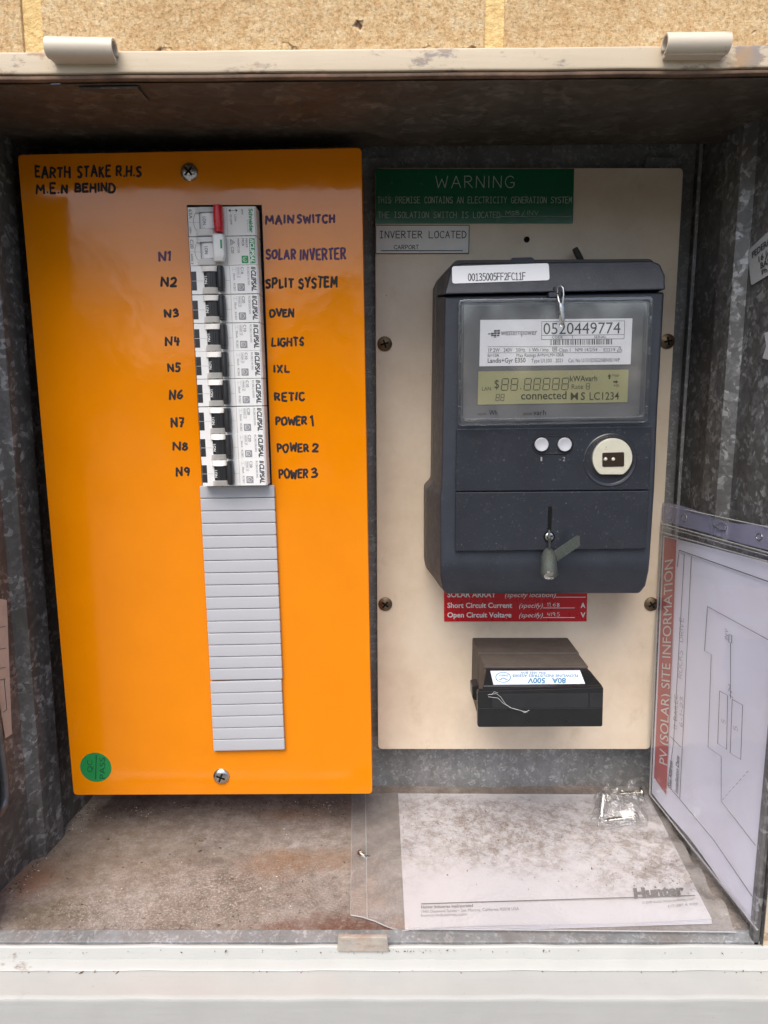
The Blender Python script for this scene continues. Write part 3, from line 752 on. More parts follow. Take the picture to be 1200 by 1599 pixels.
def ears(root, mat, xa, xb_, zi):
    for z0, z1, sg in ((.3, zi, 1), (18 - zi, 17.7, -1)):
        b = MB(); n = 12; ring0 = []; ring1 = []
        for k in range(n + 1):
            a = math.pi * k / n; x = (xa + xb_) / 2 - math.cos(a) * (xb_ - xa) / 2; y = -math.sin(a) * 3.9
            ring0.append((x, y))
        p0 = [L3(x, (z0 if sg > 0 else z1), y * .35) for x, y in ring0] + [L3(xb_, (z0 if sg > 0 else z1), .6), L3(xa, (z0 if sg > 0 else z1), .6)]
        p1 = [L3(x + (.4 if x < 12 else 0), (z1 if sg > 0 else z0), y) for x, y in ring0] + [L3(xb_, (z1 if sg > 0 else z0), .6), L3(xa, (z1 if sg > 0 else z0), .6)]
        b.loft([p0, p1]); b.build('toggle_cheek', mat, root, local=True, bevel=.0002)
def drum(root, mat, xa, xb_, z0, z1, ridges, grooves):
    b = MB(); n = 14; ring = []
    for k in range(n + 1):
        a = math.pi * k / n; ring.append(((xa + xb_) / 2 - math.cos(a) * (xb_ - xa) / 2, -math.sin(a) * 2.3 - .1))
    ring += [(xb_, .5), (xa, .5)]
    b.loft([[L3(x, z0, y) for x, y in ring], [L3(x, z1, y) for x, y in ring]])
    for gx in ridges: lbox(b, gx, gx + .45, z0 + .05, z1 - .05, -2.9, -1.5)
    return b.build('toggle', mat, root, local=True, bevel=.00012)
def lever(root, mat, xa, xb_, z0, z1, h):
    b = MB(); n = 12; rings = []
    for zz, sc_ in ((z0, .72), (z0 + .35, .9), (z0 + 1.9, .92), (z0 + 2.0, .86), (z0 + 2.2, .98), ((z0 + z1) / 2, 1.06), (z1 - 2.2, .98), (z1 - 2.0, .86), (z1 - 1.9, .92), (z1 - .35, .9), (z1, .72)):
        ring = []; cx = (xa + xb_) / 2; hw = (xb_ - xa) / 2 * sc_
        for k in range(n + 1):
            a = math.pi * k / n; ring.append(L3(cx - math.cos(a) * hw, zz, -h * (.45 + .55 * math.sin(a) * sc_)))
        ring += [L3(cx + hw, zz, -1), L3(cx - hw, zz, -1)]; rings.append(ring)
    b.loft(rings); return b.build('lever', mat, root, local=True)
def breaker_black(code, kind, label, i):
    root = thing('circuit_breaker', label, 'circuit breaker', TLs[i], 'black levered circuit breakers in one column', (0, rotY, 0))
    body(root, M['switch_white'])
    ears(root, M['switch_cream'], 7.2, 18.2, 4.0)
    tg = drum(root, M['switch_black'], 8.8, 18.6, 4.05, 13.95, (13.2, 14.6), ())
    b = MB(); vt(b, 'I.ON', 9.6, 11.3, 6.9, 11.8, -2.35, bold=.015); b.build('lettering', M['white_print'], tg, local=True)
    lever(root, M['switch_black'], 18.3, 22.9, .8, 16.7, 6.4)
    b = MB(); lbox(b, .25, 3.7, 3.5, 9.4, -.1, .3); lbox(b, .25, 3.7, 9.6, 15.5, -.1, .3); b.build('slot', M['switch_black'], root, local=True, bevel=.0001)
    b = MB(); lbox(b, 26.2, 26.4, .3, 17.7, -.06, .1); lbox(b, 3.9, 8.2, 9.4, 9.55, -.06, .1); lbox(b, 23.2, 26.1, 9.4, 9.55, -.06, .1); b.build('seam', M['greyprint'], root, local=True)
    b = MB(); b.lathe(L3(14.3, 17.8, -1.0), (0, -1, 0), [(.0005, 0), (.0005, .0002), (.0001, .0003)], 10); b.build('rivet', M['brass'], root, local=True)
    b = MB()
    for q in (1.3, 2.2): 
        b.poly([L3(40.6, q - .25, -.12), L3(40.6, q + .35, -.12), L3(43.7, q + .95 - .25, -.12), L3(43.7, q + .1, -.12)])
    vt(b, 'CLIPSAL', 40.6, 43.7, 3.3, 16.4, bold=.035, shear=.25)
    vt(b, code[0], 33.8, 35.6, 1.2, 5.6)
    b.build('lettering', M['print'], root, local=True)
    b = MB(); vt(b, code[1], 38.0, 39.3, 1.1, 12.6); vt(b, '30mA   RCBO', 28.4, 29.8, 4.9, 16.2)
    vt(b, '4500 3', 31.5, 32.6, 1.6, 7.4)
    for x0, x1, z0, z1 in ((31.0, 31.1, 1.2, 7.8), (33.1, 33.2, 1.2, 7.8), (31.1, 33.1, 1.2, 1.3), (31.1, 33.1, 7.7, 7.8), (28.2, 28.3, 1.2, 4.2), (30, 30.1, 1.2, 4.2), (28.3, 30, 2.6, 2.7)):
        b.poly([L3(x0, z0, -.12), L3(x0, z1, -.12), L3(x1, z1, -.12), L3(x1, z0, -.12)])
    ic = rpoly([L3(31.0, 11.5, -.1), L3(35.9, 11.5, -.1), L3(35.9, 16.2, -.1), L3(31.0, 16.2, -.1)], .0005)
    b.poly(ic); b.build('small_lettering', M['greyprint'], root, local=True)
    b = MB()
    hs = [(32.0, 12.4), (33.9, 12.4), (35.1, 13.85), (33.9, 15.3), (32.0, 15.3)]
    b.tube([L3(x, z, -.14) for x, z in hs + hs[:1]], .00016, 5); b.tube([L3(x, z, -.14) for x, z in ((32.1, 13.4), (33.2, 13.4), (33.2, 14.4), (32.1, 14.4))], .00014, 5)
    b.build('icon', M['white_print'], root, local=True)
    return root
def breaker_main():
    root = thing('main_switch', 'white main switch with a red lever at top of the column', 'switch', TLs[0], None, (0, rotY, 0))
    body(root, M['switch_cream']); ears(root, M['switch_white'], 5.0, 18.0, 3.9)
    b = MB(); n = 20
    b.tube([L3(11.5 - 7.8 * math.cos(R(-70) + R(140) * k / n), 9 + 8.6 * math.sin(R(-70) + R(140) * k / n), -.05) for k in range(n + 1)], .00018, 5)
    lbox(b, 26.0, 26.2, .3, 17.7, -.06, .1); lbox(b, .3, 8, 9.3, 9.45, -.06, .1); lbox(b, 7.5, 8.3, 3.9, 14.1, -.05, .1); lbox(b, 8.3, 17.8, 3.75, 4.05, -3.4, .1); lbox(b, 8.3, 17.8, 13.95, 14.25, -3.4, .1); b.build('seam', M['greyprint'], root, local=True)  # besides the seams, grey strips round the drum paint its recess shade
    tg = drum(root, M['switch_white'], 8.2, 18.4, 3.95, 14.05, (), ())
    b = MB(); vt(b, 'I.ON', 10.5, 12.6, 6.6, 11.4, -2.5); b.build('lettering', M['print'], tg, local=True)
    lever(root, M['red_plastic'], 17.9, 23.9, -.2, 16.6, 6.6)
    b = MB(); vt(b, '63A', .9, 3.1, 1.4, 7.2); vt(b, '240V~', .8, 2.0, 12.2, 17.0); b.build('lettering', M['print'], root, local=True); b = MB(); vt(b, 'I.ON', 31.0, 32.3, 5.0, 9.0); vt(b, 'O.OFF', 28.0, 29.3, 5.0, 11.2); vt(b, 'iSW', 35.7, 37.0, 1.7, 5.2)
    for x, s in ((28.6, -1), (32.0, 1)):
        b.poly([L3(x, 1.4, -.12), L3(x, 3.6, -.12), L3(x + 1.4 * s, 2.5, -.12)])
    b.poly([L3(28.5, 2.4, -.12), L3(28.5, 2.6, -.12), L3(32.1, 2.6, -.12), L3(32.1, 2.4, -.12)])
    b.build('lettering', M['print'], root, local=True)
    b = MB(); vt(b, 'Schneider', 40.7, 43.2, 1.6, 16.4, bold=.03); vt(b, 'E l e c t r i c', 39.2, 40.1, 8.6, 16.0)
    b.build('logo', M['green_print'], root, local=True)
def breaker_solar():
    root = thing('circuit_breaker', 'white circuit breaker with white lever and green logo, below the red lever', 'circuit breaker', TLs[1], None, (0, rotY, 0))
    body(root, M['switch_cream']); ears(root, M['switch_white'], 5.0, 18.0, 3.9)
    b = MB(); n = 20
    b.tube([L3(11.5 - 7.8 * math.cos(R(-70) + R(140) * k / n), 9 + 8.6 * math.sin(R(-70) + R(140) * k / n), -.05) for k in range(n + 1)], .00018, 5)
    lbox(b, 25.0, 25.2, .3, 17.7, -.06, .1); lbox(b, .3, 8, 9.3, 9.45, -.06, .1); lbox(b, 7.5, 8.3, 3.9, 14.1, -.05, .1); lbox(b, 8.3, 17.8, 3.75, 4.05, -3.4, .1); lbox(b, 8.3, 17.8, 13.95, 14.25, -3.4, .1); b.build('seam', M['greyprint'], root, local=True)  # seam lines, plus grey strips painting shade in the gaps around the drum
    tg = drum(root, M['switch_white'], 8.2, 18.4, 3.95, 14.05, (), ())
    b = MB(); vt(b, 'I.ON', 10.9, 13.0, 6.4, 11.2, -2.5); b.build('lettering', M['print'], tg, local=True)
    b = MB(); pf = [(17.2, -.5), (17.2, -6.2), (18.2, -7.4), (21.0, -8.0), (24.6, -7.0), (25.4, -5.0), (25.0, -.5)]
    b.loft([[L3(17.2 + (x - 17.2) * s_, z, y * s_) for x, y in pf] for z, s_ in ((-.4, .86), (.4, .97), (4, 1.0), (13, 1.0), (14.6, .9), (16.4, .8))])
    lv = b.build('lever', M['switch_white'], root, local=True, bevel=.0005)
    b = MB(); lbox(b, 22.6, 23.7, 3.6, 8.9, -7.9, -7.2); b.build('indicator', M['green_print'], lv, local=True, bevel=.0001)
    b = MB(); vt(b, 'C20', 1.0, 3.0, 1.8, 7.2); vt(b, '6000 3', .9, 2.3, 10.6, 16.8); b.build('lettering', M['print'], root, local=True); b = MB(); vt(b, 'C20', 28.0, 29.8, 6.6, 10.6); vt(b, 'MX9MC120', 32.3, 33.6, 1.5, 10.4); vt(b, 'MCB', 35.3, 36.8, 1.5, 6.0); vt(b, 'MAX9', 37.8, 39.2, 1.5, 7.0)
    b.tube([L3(x, z, -.12) for x, z in ((27.8, 2.0), (27.8, 5.6), (30.6, 3.8), (27.8, 2.0))], .00016, 5); b.tube([L3(x, z, -.12) for x, z in ((28.3, 3.1), (29.4, 3.8), (28.3, 4.5))], .00014, 5)
    b.build('lettering', M['print'], root, local=True)
    b = MB(); b.poly([L3(40.2, 1.5, -.1), L3(40.2, 17.0, -.1), L3(43.9, 17.0, -.1), L3(43.9, 1.5, -.1)])
    b.poly(rpoly([L3(34.7, 12.2, -.1), L3(34.7, 16.9, -.1), L3(39.2, 16.9, -.1), L3(39.2, 12.2, -.1)], .0005)); b.build('logo', M['green_print'], root, local=True)
    b = MB()
    for q in (2.2, 3.2): b.poly([L3(40.7, q - .25, -.16), L3(40.7, q + .35, -.16), L3(43.4, q + .95, -.16), L3(43.4, q + .35, -.16)])
    vt(b, 'CLIPSAL', 40.7, 43.4, 4.2, 16.6, -.16, bold=.03, shear=.25)
    b.tube([L3(37 + 1.4 * math.cos(R(40 + 30 * k)), 14.5 + 1.4 * math.sin(R(40 + 30 * k)), -.16) for k in range(10)], .0002, 5)
    b.tube([L3(x, z, -.16) for x, z in ((36.2, 13.8), (37.2, 14.5), (36.2, 15.2))], .0002, 5)
    b.build('logo_lettering', M['white_print'], root, local=True)
breaker_main(); breaker_solar()
c20 = breaker_black(('C20', 'RCBE220/30S'), 0, 'black levered circuit breaker marked C20 beside handwritten OVEN', 3)
c16 = breaker_black(('C16', 'RCBE216/30S'), 0, 'black levered circuit breaker marked C16 beside handwritten SPLIT SYSTEM', 2)
c10 = breaker_black(('C10', 'RCBE210/30S'), 0, 'black levered circuit breaker marked C10 beside handwritten LIGHTS', 4)
for i, src, t in ((5, c10, 'C10 beside handwritten IXL'), (6, c10, 'C10 beside handwritten RETIC'), (7, c20, 'C20 beside handwritten POWER 1'), (8, c20, 'C20 beside handwritten POWER 2'), (9, c20, 'C20 beside handwritten POWER 3 at column bottom')):
    dup(src, TLs[i], 'black levered circuit breaker marked ' + t)

# ------------------------------------------------------------------ blanking strips
def blank(px, n, label):
    Yf = Y_COVER - .0034
    q = [atY(x, y, Yf) for x, y in px]; b = MB()
    for k in range(n):
        a0 = q[0].lerp(q[3], k / n); b0 = q[1].lerp(q[2], k / n); a1 = q[0].lerp(q[3], (k + 1) / n); b1 = q[1].lerp(q[2], (k + 1) / n)
        g_ = V((0, 0, -.00025))
        b.prism([a0 + g_, b0 + g_, b1, a1], (0, .0032, 0))
    for v in [None]: pass
    o = b.build('blanking_strip', M['blank'], None, bevel=.0009, seg=2)
    # thin web behind joins the modules
    tag(o, label, 'blanking strip', 'grey blanking strips below the breakers'); return o
blank([(311.5, 758.5), (428.5, 757), (441.5, 1060.5), (328.5, 1062.8)], 16, 'long grey segmented blanking strip directly below the circuit breakers')
blank([(328, 1064.5), (440, 1061.5), (445.2, 1171), (333.5, 1173.3)], 6, 'short grey segmented blanking strip above the lower cover screw')

# ------------------------------------------------------------------ beige meter panel
pp = [(585.5, 262), (1068, 262), (1016, 1170), (590.5, 1170)]
q = [atY(x, y, Y_PANEL) for x, y in pp]
panel = thing('mounting_board', 'aged beige meter mounting board on the right', 'panel', (q[2] + q[3]) / 2)
b = MB(); b.prism(rpoly(q, .004, 4), (0, .006, 0)); b.build('board', M['board'], panel, bevel=.0006)
for x, y, a in ((601, 537, .3), (1042, 533, .2), (602, 943, .9), (1017, 943, .6)):
    r = .0054; screw(atY(x, y, Y_PANEL - .0001), r, M['brass'], panel, a, [(r, 0), (r, .0008), (r * .8, .0013), (r * .55, .0018), (r * .3, .0022), (.1 * r, .0024)])
b = MB(); c = atY(823, 374, Y_PANEL - .0003); b.cyl(c, c + V((0, .0003, 0)), .0021); b.build('hole', M['dark'], panel)

# ------------------------------------------------------------------ labels on the board
Yl = Y_PANEL - .0012; Yt = Yl - .00015
b = MB(); slabY(b, [(586.5, 263.5), (897, 263.5), (895, 348.5), (587, 348.5)], Yl, .0011); gl_ = b.build('warning_sign', M['greenlabel'], None, bevel=.0002)
tag(gl_, 'dark green engraved plate headed WARNING at top of the board', 'sign')
b = MB()
tY(b, 'WARNING', 681, 803, 293, 275, Yt, fn=strokes, wid=.00040, gap=.32, n=4)
tY(b, 'THiS PREMiSE CONTAiNS AN ELECTRiCiTY GENERATiON SYSTEM', 590, 893, 317, 307.5, Yt, fn=strokes, wid=.00026, gap=.24, mono=True, n=4)
b.build('lettering', M['dim_print'], None, origin=WLOC[gl_.name]).parent = gl_
bpy.data.objects[gl_.name].children[0].location = (0, 0, 0)
b = MB()
tY(b, 'THE iSOLATiON SWiTCH iS LOCATED', 591, 781, 340, 331, Yt, fn=strokes, wid=.00024, gap=.24, mono=True, n=4)
lineY(b, 782, 338, 893, 338, Yt, .00018)
tY(b, 'MSB', 790, 811, 335.5, 329.5, Yt, fn=strokes, wid=.0002, jit=.03, n=4); tY(b, '/', 815, 820, 337, 328.5, Yt, fn=strokes, wid=.0002, n=4); tY(b, 'INV', 824, 841, 335.5, 329, Yt, fn=strokes, wid=.0002, jit=.03, n=4)
def child(b, name, mat, par, **k):
    o = b.build(name, mat, None, origin=WLOC[par.name], **k); o.location = (0, 0, 0); o.parent = par; return o
child(b, 'fine_lettering', M['dim_print'], gl_)
b = MB(); slabY(b, [(586.5, 351.5), (733.5, 351.5), (732.5, 395.5), (587, 396)], Yl, .0011); wl = b.build('location_label', M['whitelabel'], None, bevel=.0002)
tag(wl, 'white label printed INVERTER LOCATED below the green plate', 'label')
b = MB(); tY(b, 'iNVERTER LOCATED', 593, 728, 371.5, 361, Yt, fn=strokes, wid=.00042, gap=.26, mono=True, n=4); lineY(b, 595, 391.5, 723, 391.5, Yt, .0003)
tY(b, 'CARPORT', 616, 654, 389, 383, Yt, fn=strokes, wid=.0003, jit=.04, n=4)
for a in ((587, 352, 733, 352), (733, 352, 732, 395.5), (732, 395.5, 587.5, 395.8), (587.3, 395.8, 587, 352)): lineY(b, *a, Yt, .00022)
child(b, 'lettering', M['print'], wl)
b = MB(); slabY(b, [(693.5, 905), (918, 905), (916.5, 970.5), (694, 970.5)], Yl, .0011); rl = b.build('array_label', M['redlabel'], None, bevel=.0002)
tag(rl, 'red label with white rating text partly behind the meter', 'label')
b = MB()
tY(b, 'SOLAR ARRAY', 699, 775, 932.5, 924, Yt, bold=.02); tY(b, '(specify location)', 789, 868, 932.5, 925, Yt, shear=.25)
for s, x1, yb, hv in (('Short Circuit Current', 800, 949, '11.68'), ('Open Circuit Voltage', 799, 964, '419.5')):
    tY(b, s, 699, x1, yb, yb - 7.6, Yt, bold=.02); tY(b, '(specify)', 811, 848, yb, yb - 7, Yt, shear=.3)
    barY(b, 848, yb - .2, 898, yb + .8, Yt); tY(b, hv, 855, 874, yb - 2, yb - 7.5, Yt, fn=strokes, wid=.00022, jit=.03, n=4)
tY(b, 'A', 907, 914.5, 949, 941.5, Yt, bold=.03); tY(b, 'V', 907, 914.5, 964, 956.5, Yt, bold=.03)
barY(b, 868, 932, 915, 933, Yt)
child(b, 'lettering', M['white_print'], rl)

# ------------------------------------------------------------------ electricity meter
mt = thing('electricity_meter', 'slate grey electricity meter with clear window and display', 'meter', atY(850, 927, .50))
YM = .466
Fp = [(695, 463), (1037.5, 456), (1027, 640), (1022, 762), (1015, 872), (688.5, 876), (688, 776), (690, 758), (692, 640)]
Fb = [(1013, 893, .470), (1008, 915, .476), (999, 926.5, .480), (698, 927.5, .480), (691.5, 921, .477), (688.5, 900, .470)]
Bp = [(682, 464), (1029, 458), (1020, 640), (1015, 762), (1009, 872), (666, 868), (666, 763), (677, 752), (677, 640)]
Bb = [(1006, 890, .512), (1003, 910, .512), (996, 921, .512), (706, 922, .512), (690, 920, .512), (667, 886, .512)]
b = MB()
f = [atY(x, y, YM) for x, y in Fp]; fb = [atY(x, y, Y) for x, y, Y in Fb]
k = [atY(x, y, .512) for x, y in Bp]; kb = [atY(x, y, Y) for x, y, Y in Bb]
vf = [b.v(p) for p in f]; vfb = [b.v(p) for p in fb]; vk = [b.v(p) for p in k]; vkb = [b.v(p) for p in kb]
b.bm.faces.new(vf)
b.bm.faces.new([vf[4], vfb[0], vfb[5], vf[5]]); b.bm.faces.new([vfb[0], vfb[1], vfb[4], vfb[5]]); b.bm.faces.new([vfb[1], vfb[2], vfb[3], vfb[4]])
outF = vf[:5] + vfb + vf[5:]; outK = vk[:5] + vkb + vk[5:]
for i in range(len(outF)):
    j = (i + 1) % len(outF); b.bm.faces.new([outF[i], outF[j], outK[j], outK[i]])
b.bm.faces.new(list(reversed(outK)))
b.build('case', M['meter'], mt, bevel=.0016, seg=3, ang=25)
b = MB(); b.prism(rpoly([atY(x, y, .5125) for x, y in ((680, 441), (712, 406), (1018, 404), (1030, 420), (1014, 770), (1005, 880), (995, 917), (692, 920), (665, 886), (665, 763), (676, 752))], .002, 2), (0, .026, 0)); b.build('base', M['meter_base'], mt, bevel=.0008)
# dusty side cheeks facing left
b = MB()
rf = [(694.5, 459.5, .4625), (1039, 452.5, .4625), (1038.5, 430, .4645), (1031, 413, .4675), (1018, 407.5, .469), (722, 411.5, .469), (710, 414.5, .468), (704, 424, .4665)]
rb = [(681.5, 462, .5115), (1030, 456, .5115), (1029, 432, .5115), (1022, 414, .5115), (1010, 409, .5115), (722, 410.5, .5115), (704, 414.5, .5115), (685, 437, .5115)]
b.loft([[atY(*p) for p in rf], [atY(*p) for p in rb]]); b.build('top_cap', M['meter'], mt, bevel=.0012, seg=3, ang=25)
b = MB(); slabY(b, [(794, 410), (800, 402.5), (831, 401.5), (838, 408)], .487, .01, .001); slabY(b, [(794, 411), (794, 409), (838, 408), (838, 411)], .48, .02); b.build('hanging_tab', M['meter'], mt, bevel=.0005)
# sticker with the long number
def capY(px, py):      # on the sloping front of the cap
    p0, p1, p2 = atY(694.5, 459.5, .4625 - .0004), atY(1039, 452.5, .4625 - .0004), atY(722, 411.5, .469 - .0004)
    return atP(px, py, p0, (p1 - p0).cross(p2 - p0).normalized())
b = MB(); sq = rpoly([capY(706, 416), capY(857, 411), capY(858.5, 437.5), capY(706.5, 443)], .0018, 4); b.prism(sq, (0, -.0003, 0))
sk = b.build('sticker', M['paper'], mt); sk['label'] = 'white number sticker'
b = MB(); off = V((0, -.00042, 0)); a = capY(731.5, 438.5) + off; strokes(b, '00j35005FF2FCjjF', a, capY(820.5, 436.8) + off - a, capY(731.5, 427.5) + off - a, wid=.00033, mono=True, gap=.2, n=4); 
def sub(b, name, mat, par, **k):
    o = b.build(name, mat, None, origin=WLOC[par.name], **k); o.location = (0, 0, 0); o.parent = par; return o
sub(b, 'lettering', M['print'], sk)
# raised smooth plates
b = MB(); slabY(b, [(713.5, 670), (1018, 665.5), (1014.5, 764.5), (712, 767)], YM - .0028, .0032, .0008); fp = b.build('front_plate', M['meter_smooth'], mt, bevel=.0006)
b = MB(); slabY(b, [(712, 769), (1014.5, 766.5), (1009, 857), (711, 861)], YM - .0028, .0032, .0012); tc = b.build('terminal_cover', M['meter_smooth'], mt, bevel=.0007)
b = MB(); slabY(b, [(856.5, 792), (861.5, 790), (862.5, 796), (861, 830), (855.5, 830)], YM - .0031, .0006, .0006); sub(b, 'screw_slot', M['dark'], tc)
c = atY(858, 838, YM - .0032); b = MB(); b.lathe(c, (0, -1, 0), [(.0037, -.001), (.0037, .0002), (.0031, .0003), (.003, -.0003)], 20); sub(b, 'screw_recess', M['dark'], tc)
b = MB(); b.lathe(c, (0, -1, 0), [(.0028, -.0005), (.0027, .0003), (.002, .0007), (.0003, .0008)], 20); sub(b, 'screw', M['steel'], tc)
b = MB(); e = V((0, -.0010, 0))
for an in (.4, 1.97): 
    u = V((math.cos(an), 0, math.sin(an))) * .0022; v_ = V((-math.sin(an), 0, math.cos(an))) * .0004
    b.prism([c + e + u + v_, c + e - u + v_, c + e - u - v_, c + e + u - v_], (0, -.0001 - .0001 * an, 0))
sub(b, 'screw_slot', M['dark'], tc)
# window: back plate, name plate, display, clear cover
Yw = YM - .0006
b = MB(); slabY(b, [(722, 474), (1014, 470), (1006, 655), (720, 659)], Yw, .0005, .002); b.build('inner_plate', M['plate'], mt)
Yn = Yw - .0004
b = MB(); slabY(b, [(750.5, 499.5), (988, 497), (985, 568.8), (749, 572)], Yn, .0003); npl = b.build('name_plate', M['paper'], mt)
Yp = Yn - .00012; b = MB(); bl = MB()
def s_(x): return -(x - 750) * .0105     # the plate hangs a touch out of level
def T(s, x0, x1, yb, h, m=b, **k): tY(m, s, x0, x1, yb + s_(x0), yb - h + s_(x0), Yp, yb + s_(x1), **k)
def Ln(x0, y0, x1, y1, wid=.7): 
    if abs(x1 - x0) > abs(y1 - y0): b.poly([atY(x0, y0 + s_(x0), Yp), atY(x0, y0 + wid + s_(x0), Yp), atY(x1, y1 + wid + s_(x1), Yp), atY(x1, y1 + s_(x1), Yp)])
    else: b.poly([atY(x0, y0 + s_(x0), Yp), atY(x1, y1 + s_(x1), Yp), atY(x1 + wid, y1 + s_(x1), Yp), atY(x0 + wid, y0 + s_(x0), Yp)])
T('westernpower', 782.5, 839, 524, 9.5)
for i, (x0, x1, y0, y1) in enumerate(((762, 766, 520.6, 522.2), (766.6, 771, 519.6, 522.4), (767, 771, 523, 525), (771.6, 776, 515.4, 518), (771.4, 775.8, 518.8, 521.6), (771.2, 775.4, 522.4, 525), (771.4, 775, 525.6, 527), (776.6, 780.6, 515, 518), (776.4, 781, 518.8, 521.8), (776.2, 780, 522.6, 525))):
    b.poly([atY(x0 + .5, y0, Yp), atY(x0, y1, Yp), atY(x1, y1, Yp), atY(x1 + .5, y0, Yp)])
T('0520449774', 849, 969, 523, 17.5)
for l in ((846, 503, 976, 503), (845.5, 531, 975, 531), (846, 524.5, 975.5, 524.5), (846, 503, 845.5, 531), (975.5, 503, 974.5, 531), (894, 525, 894, 530)): Ln(*l)
T('CODE', 862.5, 879, 530, 4); T('SERIAL', 928, 947.5, 530, 4)
x = 859.5; r2 = random.Random(3)
while x < 955:
    wd_ = r2.choice((.6, .6, .9, 1.3, 1.9)); b.poly([atY(x, 531.8 + s_(x), Yp), atY(x, 540 + s_(x), Yp), atY(x + wd_, 540 + s_(x), Yp), atY(x + wd_, 531.8 + s_(x), Yp)]); x += wd_ + r2.choice((.8, 1.1, 1.4, 2.2))
Ln(762, 541.2, 971, 543.5, .6); Ln(762, 550.8, 971, 552.5, .6)
T('1P 2W   240V   50Hz   1 Wh / imp', 763, 857, 549.8, 5.6); T('Class 1   NMI 14/2/54', 873, 933, 550.4, 5.4); T('E2219', 943, 961, 550.8, 5.2)
for l in ((863, 542.5, 870, 542.5), (863, 549, 870, 549), (863, 542.5, 863, 549.5), (869.3, 542.5, 869.3, 549.5), (865, 544.4, 868, 544.4), (865, 547, 868, 547), (865, 544.4, 865, 547), (867.6, 544.4, 867.6, 547)): Ln(*l, .8)
b.tube([atY(x, y + s_(x), Yp) for x, y in ((964, 550.6), (968, 544), (972, 550.6), (964, 550.6))], .00016, 5); b.tube([atY(x, y + s_(x), Yp) for x, y in ((967, 549), (969, 546.5), (970.5, 549))], .00013, 5)
T('Ib=10A', 762, 780, 557.6, 5); T('Max Ratings A=N=LM=100A', 807, 881, 558.0, 5.2)
T('Landis+Gyr E350', 762, 821, 566.6, 7, bold=.012); T('Type U1300   2021', 830, 879, 567.0, 5.8); T('Cat. No U1310DSG2NBN001WP', 888, 968, 567.2, 5.8)
b.build('lettering', M['print'], None, origin=WLOC[npl.name]).parent = npl
npl.children[0].location = (0, 0, 0)
b = MB(); slabY(b, [(747.5, 580), (982, 577), (980, 628), (746.5, 632)], Yn, .0003); lc = b.build('display', M['lcd'], mt)
b = MB(); lw = .00020
def TL_(s, x0, x1, yb, h, **k): tY(b, s, x0, x1, yb + s_(x0), yb - h + s_(x0), Yp, yb + s_(x1), **k)
TL_('LAN', 753, 767, 610, 6); TL_('$', 772.5, 779.5, 606.5, 13)
TL_('##:#####', 783, 887, 609.8, 18, fn=strokes, wid=.00036, gap=.26, shear=.10, n=4)
TL_('kWAvarh', 890.5, 933, 597, 8.6, bold=.012); TL_('Rate', 893, 911, 609, 7.4); TL_('#', 915.5, 920.5, 609.5, 9, fn=strokes, wid=.00024, shear=.1, n=4)
TL_('##', 774.5, 787, 626, 10, fn=strokes, wid=.00026, gap=.3, shear=.1, n=4)
TL_('connected', 814, 885, 624.5, 12, bold=.012); TL_('M', 891.5, 903, 626, 11.5, bold=.004); TL_('S', 907, 914, 626, 11.5, bold=.012, shear=.1); TL_('LC1234', 921, 967, 626.2, 11.5, bold=.005)
TL_('+var', 956, 968, 590.5, 5); TL_('+W', 958.5, 967.5, 607, 5)
for cx, cy, a in ((952, 590, 90), (962, 598.5, 0)):
    pts = [(-4, -1.3), (0, -1.3), (0, -3), (4, 0), (0, 3), (0, 1.3), (-4, 1.3)]
    b.poly([atY(cx + px_ * math.cos(R(a)) - py_ * math.sin(R(a)), cy - (px_ * math.sin(R(a)) + py_ * math.cos(R(a))) + s_(cx), Yp) for px_, py_ in pts])
sub(b, 'lettering', M['lcdink'], lc)
b = MB()
for x0, x1 in ((746, 760), (817, 831)): slabY(b, [(x0, 645), (x1, 644.5), (x1, 647.5), (x0, 648)], Yn, .0003)
b.build('pulse_lamp', M['fuse_base'], mt)
b = MB(); tY(b, 'Wh', 764, 777, 648, 640.5, Yp); b.build('lettering', M['dark'], mt); b = MB(); tY(b, 'varh', 833, 853, 648, 640, Yp); b.build('lettering', M['dark'], mt)
# clear cover: pane + thicker rim
wp = [(716.5, 467.5), (1021.5, 462.5), (1012.5, 660.5), (715, 665.5)]
wi = [(725, 476), (1012.5, 471.5), (1004, 650), (723.5, 654)]
b = MB(); slabY(b, wi, .4585, .0012); b.build('window_pane', M['pane'], mt)
b = MB(); A = rpoly([atY(x, y, .4578) for x, y in wp], .003, 4); B = rpoly([atY(x, y, .4578) for x, y in wi], .0022, 4)
A2 = [p + V((0, .0072, 0)) for p in A]; B2 = [p + V((0, .0072, 0)) for p in B]
b.loft([A, A2, B2, B, A], False, False); b.build('window_rim', M['rim'], mt, bevel=.0006)
b = MB()
for x, y in ((719, 510), (719, 560), (718.5, 600), (718.5, 640), (1017, 500), (1015, 548), (1013, 600), (1011, 640)): slabY(b, [(x - 2, y - 6), (x + 2, y - 6), (x + 2, y + 6), (x - 2, y + 6)], .4568, .002)
b.build('window_clip', M['rim'], mt, bevel=.0004)
